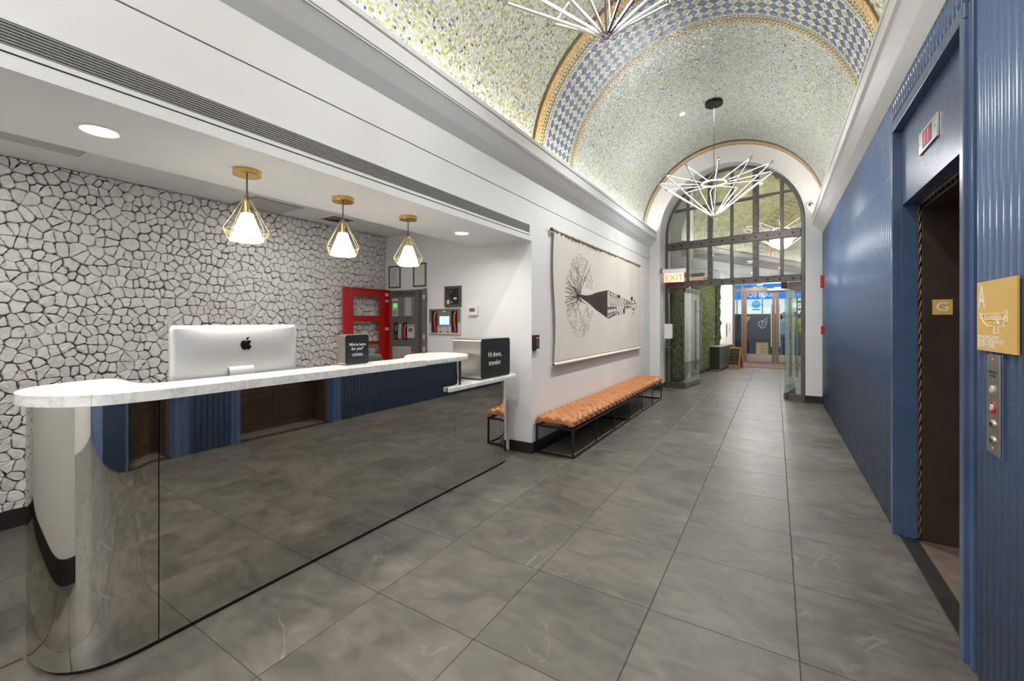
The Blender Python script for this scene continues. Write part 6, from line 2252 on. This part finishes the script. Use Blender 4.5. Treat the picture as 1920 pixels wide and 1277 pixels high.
def person(lab, x, y, face, jacket, legs, hood=False, h=1.72, armbend=.25):
    t = thing('person', lab, 'person', (x, y, 0))
    t.rotation_euler = (0, 0, face)
    t['_o'] = (0, 0, 0)
    s = h / 1.72
    J = [((0, 0, .93), (.13, .10)), ((0, 0, 1.10), (.125, .09)), ((0, 0, 1.30), (.15, .10)), ((0, .0, 1.43), (.10, .07)), ((0, -.01, 1.50), .052), ((0, -.02, 1.57), .055)]
    E = [(0, 1), (1, 2), (2, 3), (3, 4), (4, 5)]
    for sgn in (-1, 1):
        n = len(J)
        J += [((sgn * .17, 0, 1.40), .052), ((sgn * .225, .02, 1.13), .040), ((sgn * .20, -armbend * .6, .96), .030), ((sgn * .195, -armbend * .75, .90), .026)]
        E += [(3, n), (n, n + 1), (n + 1, n + 2), (n + 2, n + 3)]
    for sgn in (-1, 1):
        n = len(J)
        J += [((sgn * .09, 0, .86), .085), ((sgn * .10, -.01, .50), .058), ((sgn * .105, .02, .09), .040), ((sgn * .11, -.09, .05), .038)]
        E += [(0, n), (n, n + 1), (n + 1, n + 2), (n + 2, n + 3)]
    J = [((j[0][0] * s, j[0][1] * s, j[0][2] * s), j[1]) for j in J]
    limb_mesh('body', J, E, 'skin', t)
    jk = [0, 1, 2, 3] + [6, 7, 8] + [10, 11, 12]
    mp_ = {v: i for i, v in enumerate(jk)}
    limb_mesh('jacket', [J[i] for i in jk] + [((0, 0, .80 * s), (.14, .105))], [(mp_[a], mp_[b_]) for a, b_ in E if a in mp_ and b_ in mp_] + [(0, len(jk))], jacket, t, .024)
    lk = [0] + [14, 15, 16] + [18, 19, 20]
    mp_ = {v: i for i, v in enumerate(lk)}
    limb_mesh('trousers', [((J[i][0][0], J[i][0][1], J[i][0][2] - (.01 if i == 0 else 0)), J[i][1]) for i in lk], [(mp_[a], mp_[b_]) for a, b_ in E if a in mp_ and b_ in mp_], legs, t, .016)
    b = G(); b.sphere((0, -.015 * s, 1.615 * s), .088, 18, 14, 1.28)
    b.v = [(v[0] * .88, v[1] * (1.08 if v[1] > 0 else 1.0), v[2]) for v in b.v]
    b.build('head', 'skin', t, smooth=True)
    b = G(); b.obox((0, -.108 * s, 1.60 * s), (1, 0, 0), (0, 1, -.4), (0, .4, 1), .011, .014, .022); b.build('nose', 'skin', t, smooth=True)
    for sgn in (-1, 1):
        b = G(); b.sphere((sgn * .03, -.094 * s, 1.63 * s), .010, 8, 6); b.build('eye', 'hair', t)
        b = G(); b.sphere((sgn * .078, 0, 1.61 * s), .022, 8, 6, 1.4); b.v = [(v[0] * 1.0, v[1] * .6, v[2]) for v in b.v]; b.build('ear', 'skin', t, smooth=True)
        b = G(); b.prism([(p[0] + sgn * .11 * s, p[1] - .05) for p in rrect(-.045, .045, -.13, .10, .04)], .004, .085); b.build('shoe', 'shoe', t, bevel=.02)
        hx_, hy_, hz2_ = J[9 if sgn < 0 else 13][0]
        for f_ in range(4):
            b = G(); b.tube([(hx_ + (f_ - 1.5) * .016, hy_ - .02, hz2_ - .01), (hx_ + (f_ - 1.5) * .017, hy_ - .05, hz2_ - .04), (hx_ + (f_ - 1.5) * .016, hy_ - .045, hz2_ - .075)], [.009, .008, .006], 6); b.build('finger', 'skin', t, smooth=True)
        b = G(); b.tube([(hx_ - sgn * .02, hy_ - .01, hz2_), (hx_ - sgn * .042, hy_ - .03, hz2_ - .02), (hx_ - sgn * .045, hy_ - .05, hz2_ - .045)], [.010, .009, .007], 6); b.build('thumb', 'skin', t, smooth=True)
    b = G(); b.obox((0, -.098 * s, 1.565 * s), (1, 0, 0), (0, 1, 0), (0, 0, 1), .022, .005, .004); b.build('mouth', 'redplastic', t)
    b = G(); b.sphere((0, .012, 1.645 * s), .098, 18, 12, 1.15)
    b.v = [(v[0] * .92, v[1], v[2]) for v in b.v]
    keep = [f for f in b.f if sum(b.v[i][1] for i in f) / len(f) > -.03 or sum(b.v[i][2] for i in f) / len(f) > 1.70 * s]
    b.f = keep; b.mi = [0] * len(keep)
    b.build('hood' if hood else 'hair', jacket if hood else 'hair', t, smooth=True)
    return t


person('person in a light blue hooded jacket and jeans standing outside with back to the door', PY(1471, 660, 19.2)[0], 19.2, PI - .5, 'jacketblue', 'jeans', True)
person('person in a yellow-green jacket standing outside at the right edge of the door glass', PY(1505, 660, 19.3)[0], 19.3, PI + .3, 'jacketyellow', 'trousers', False, 1.76)
person('person in jeans and grey jacket standing outside between two others', PY(1489, 660, 19.9)[0], 19.9, PI + .1, 'greymid', 'jeans', False, 1.74)
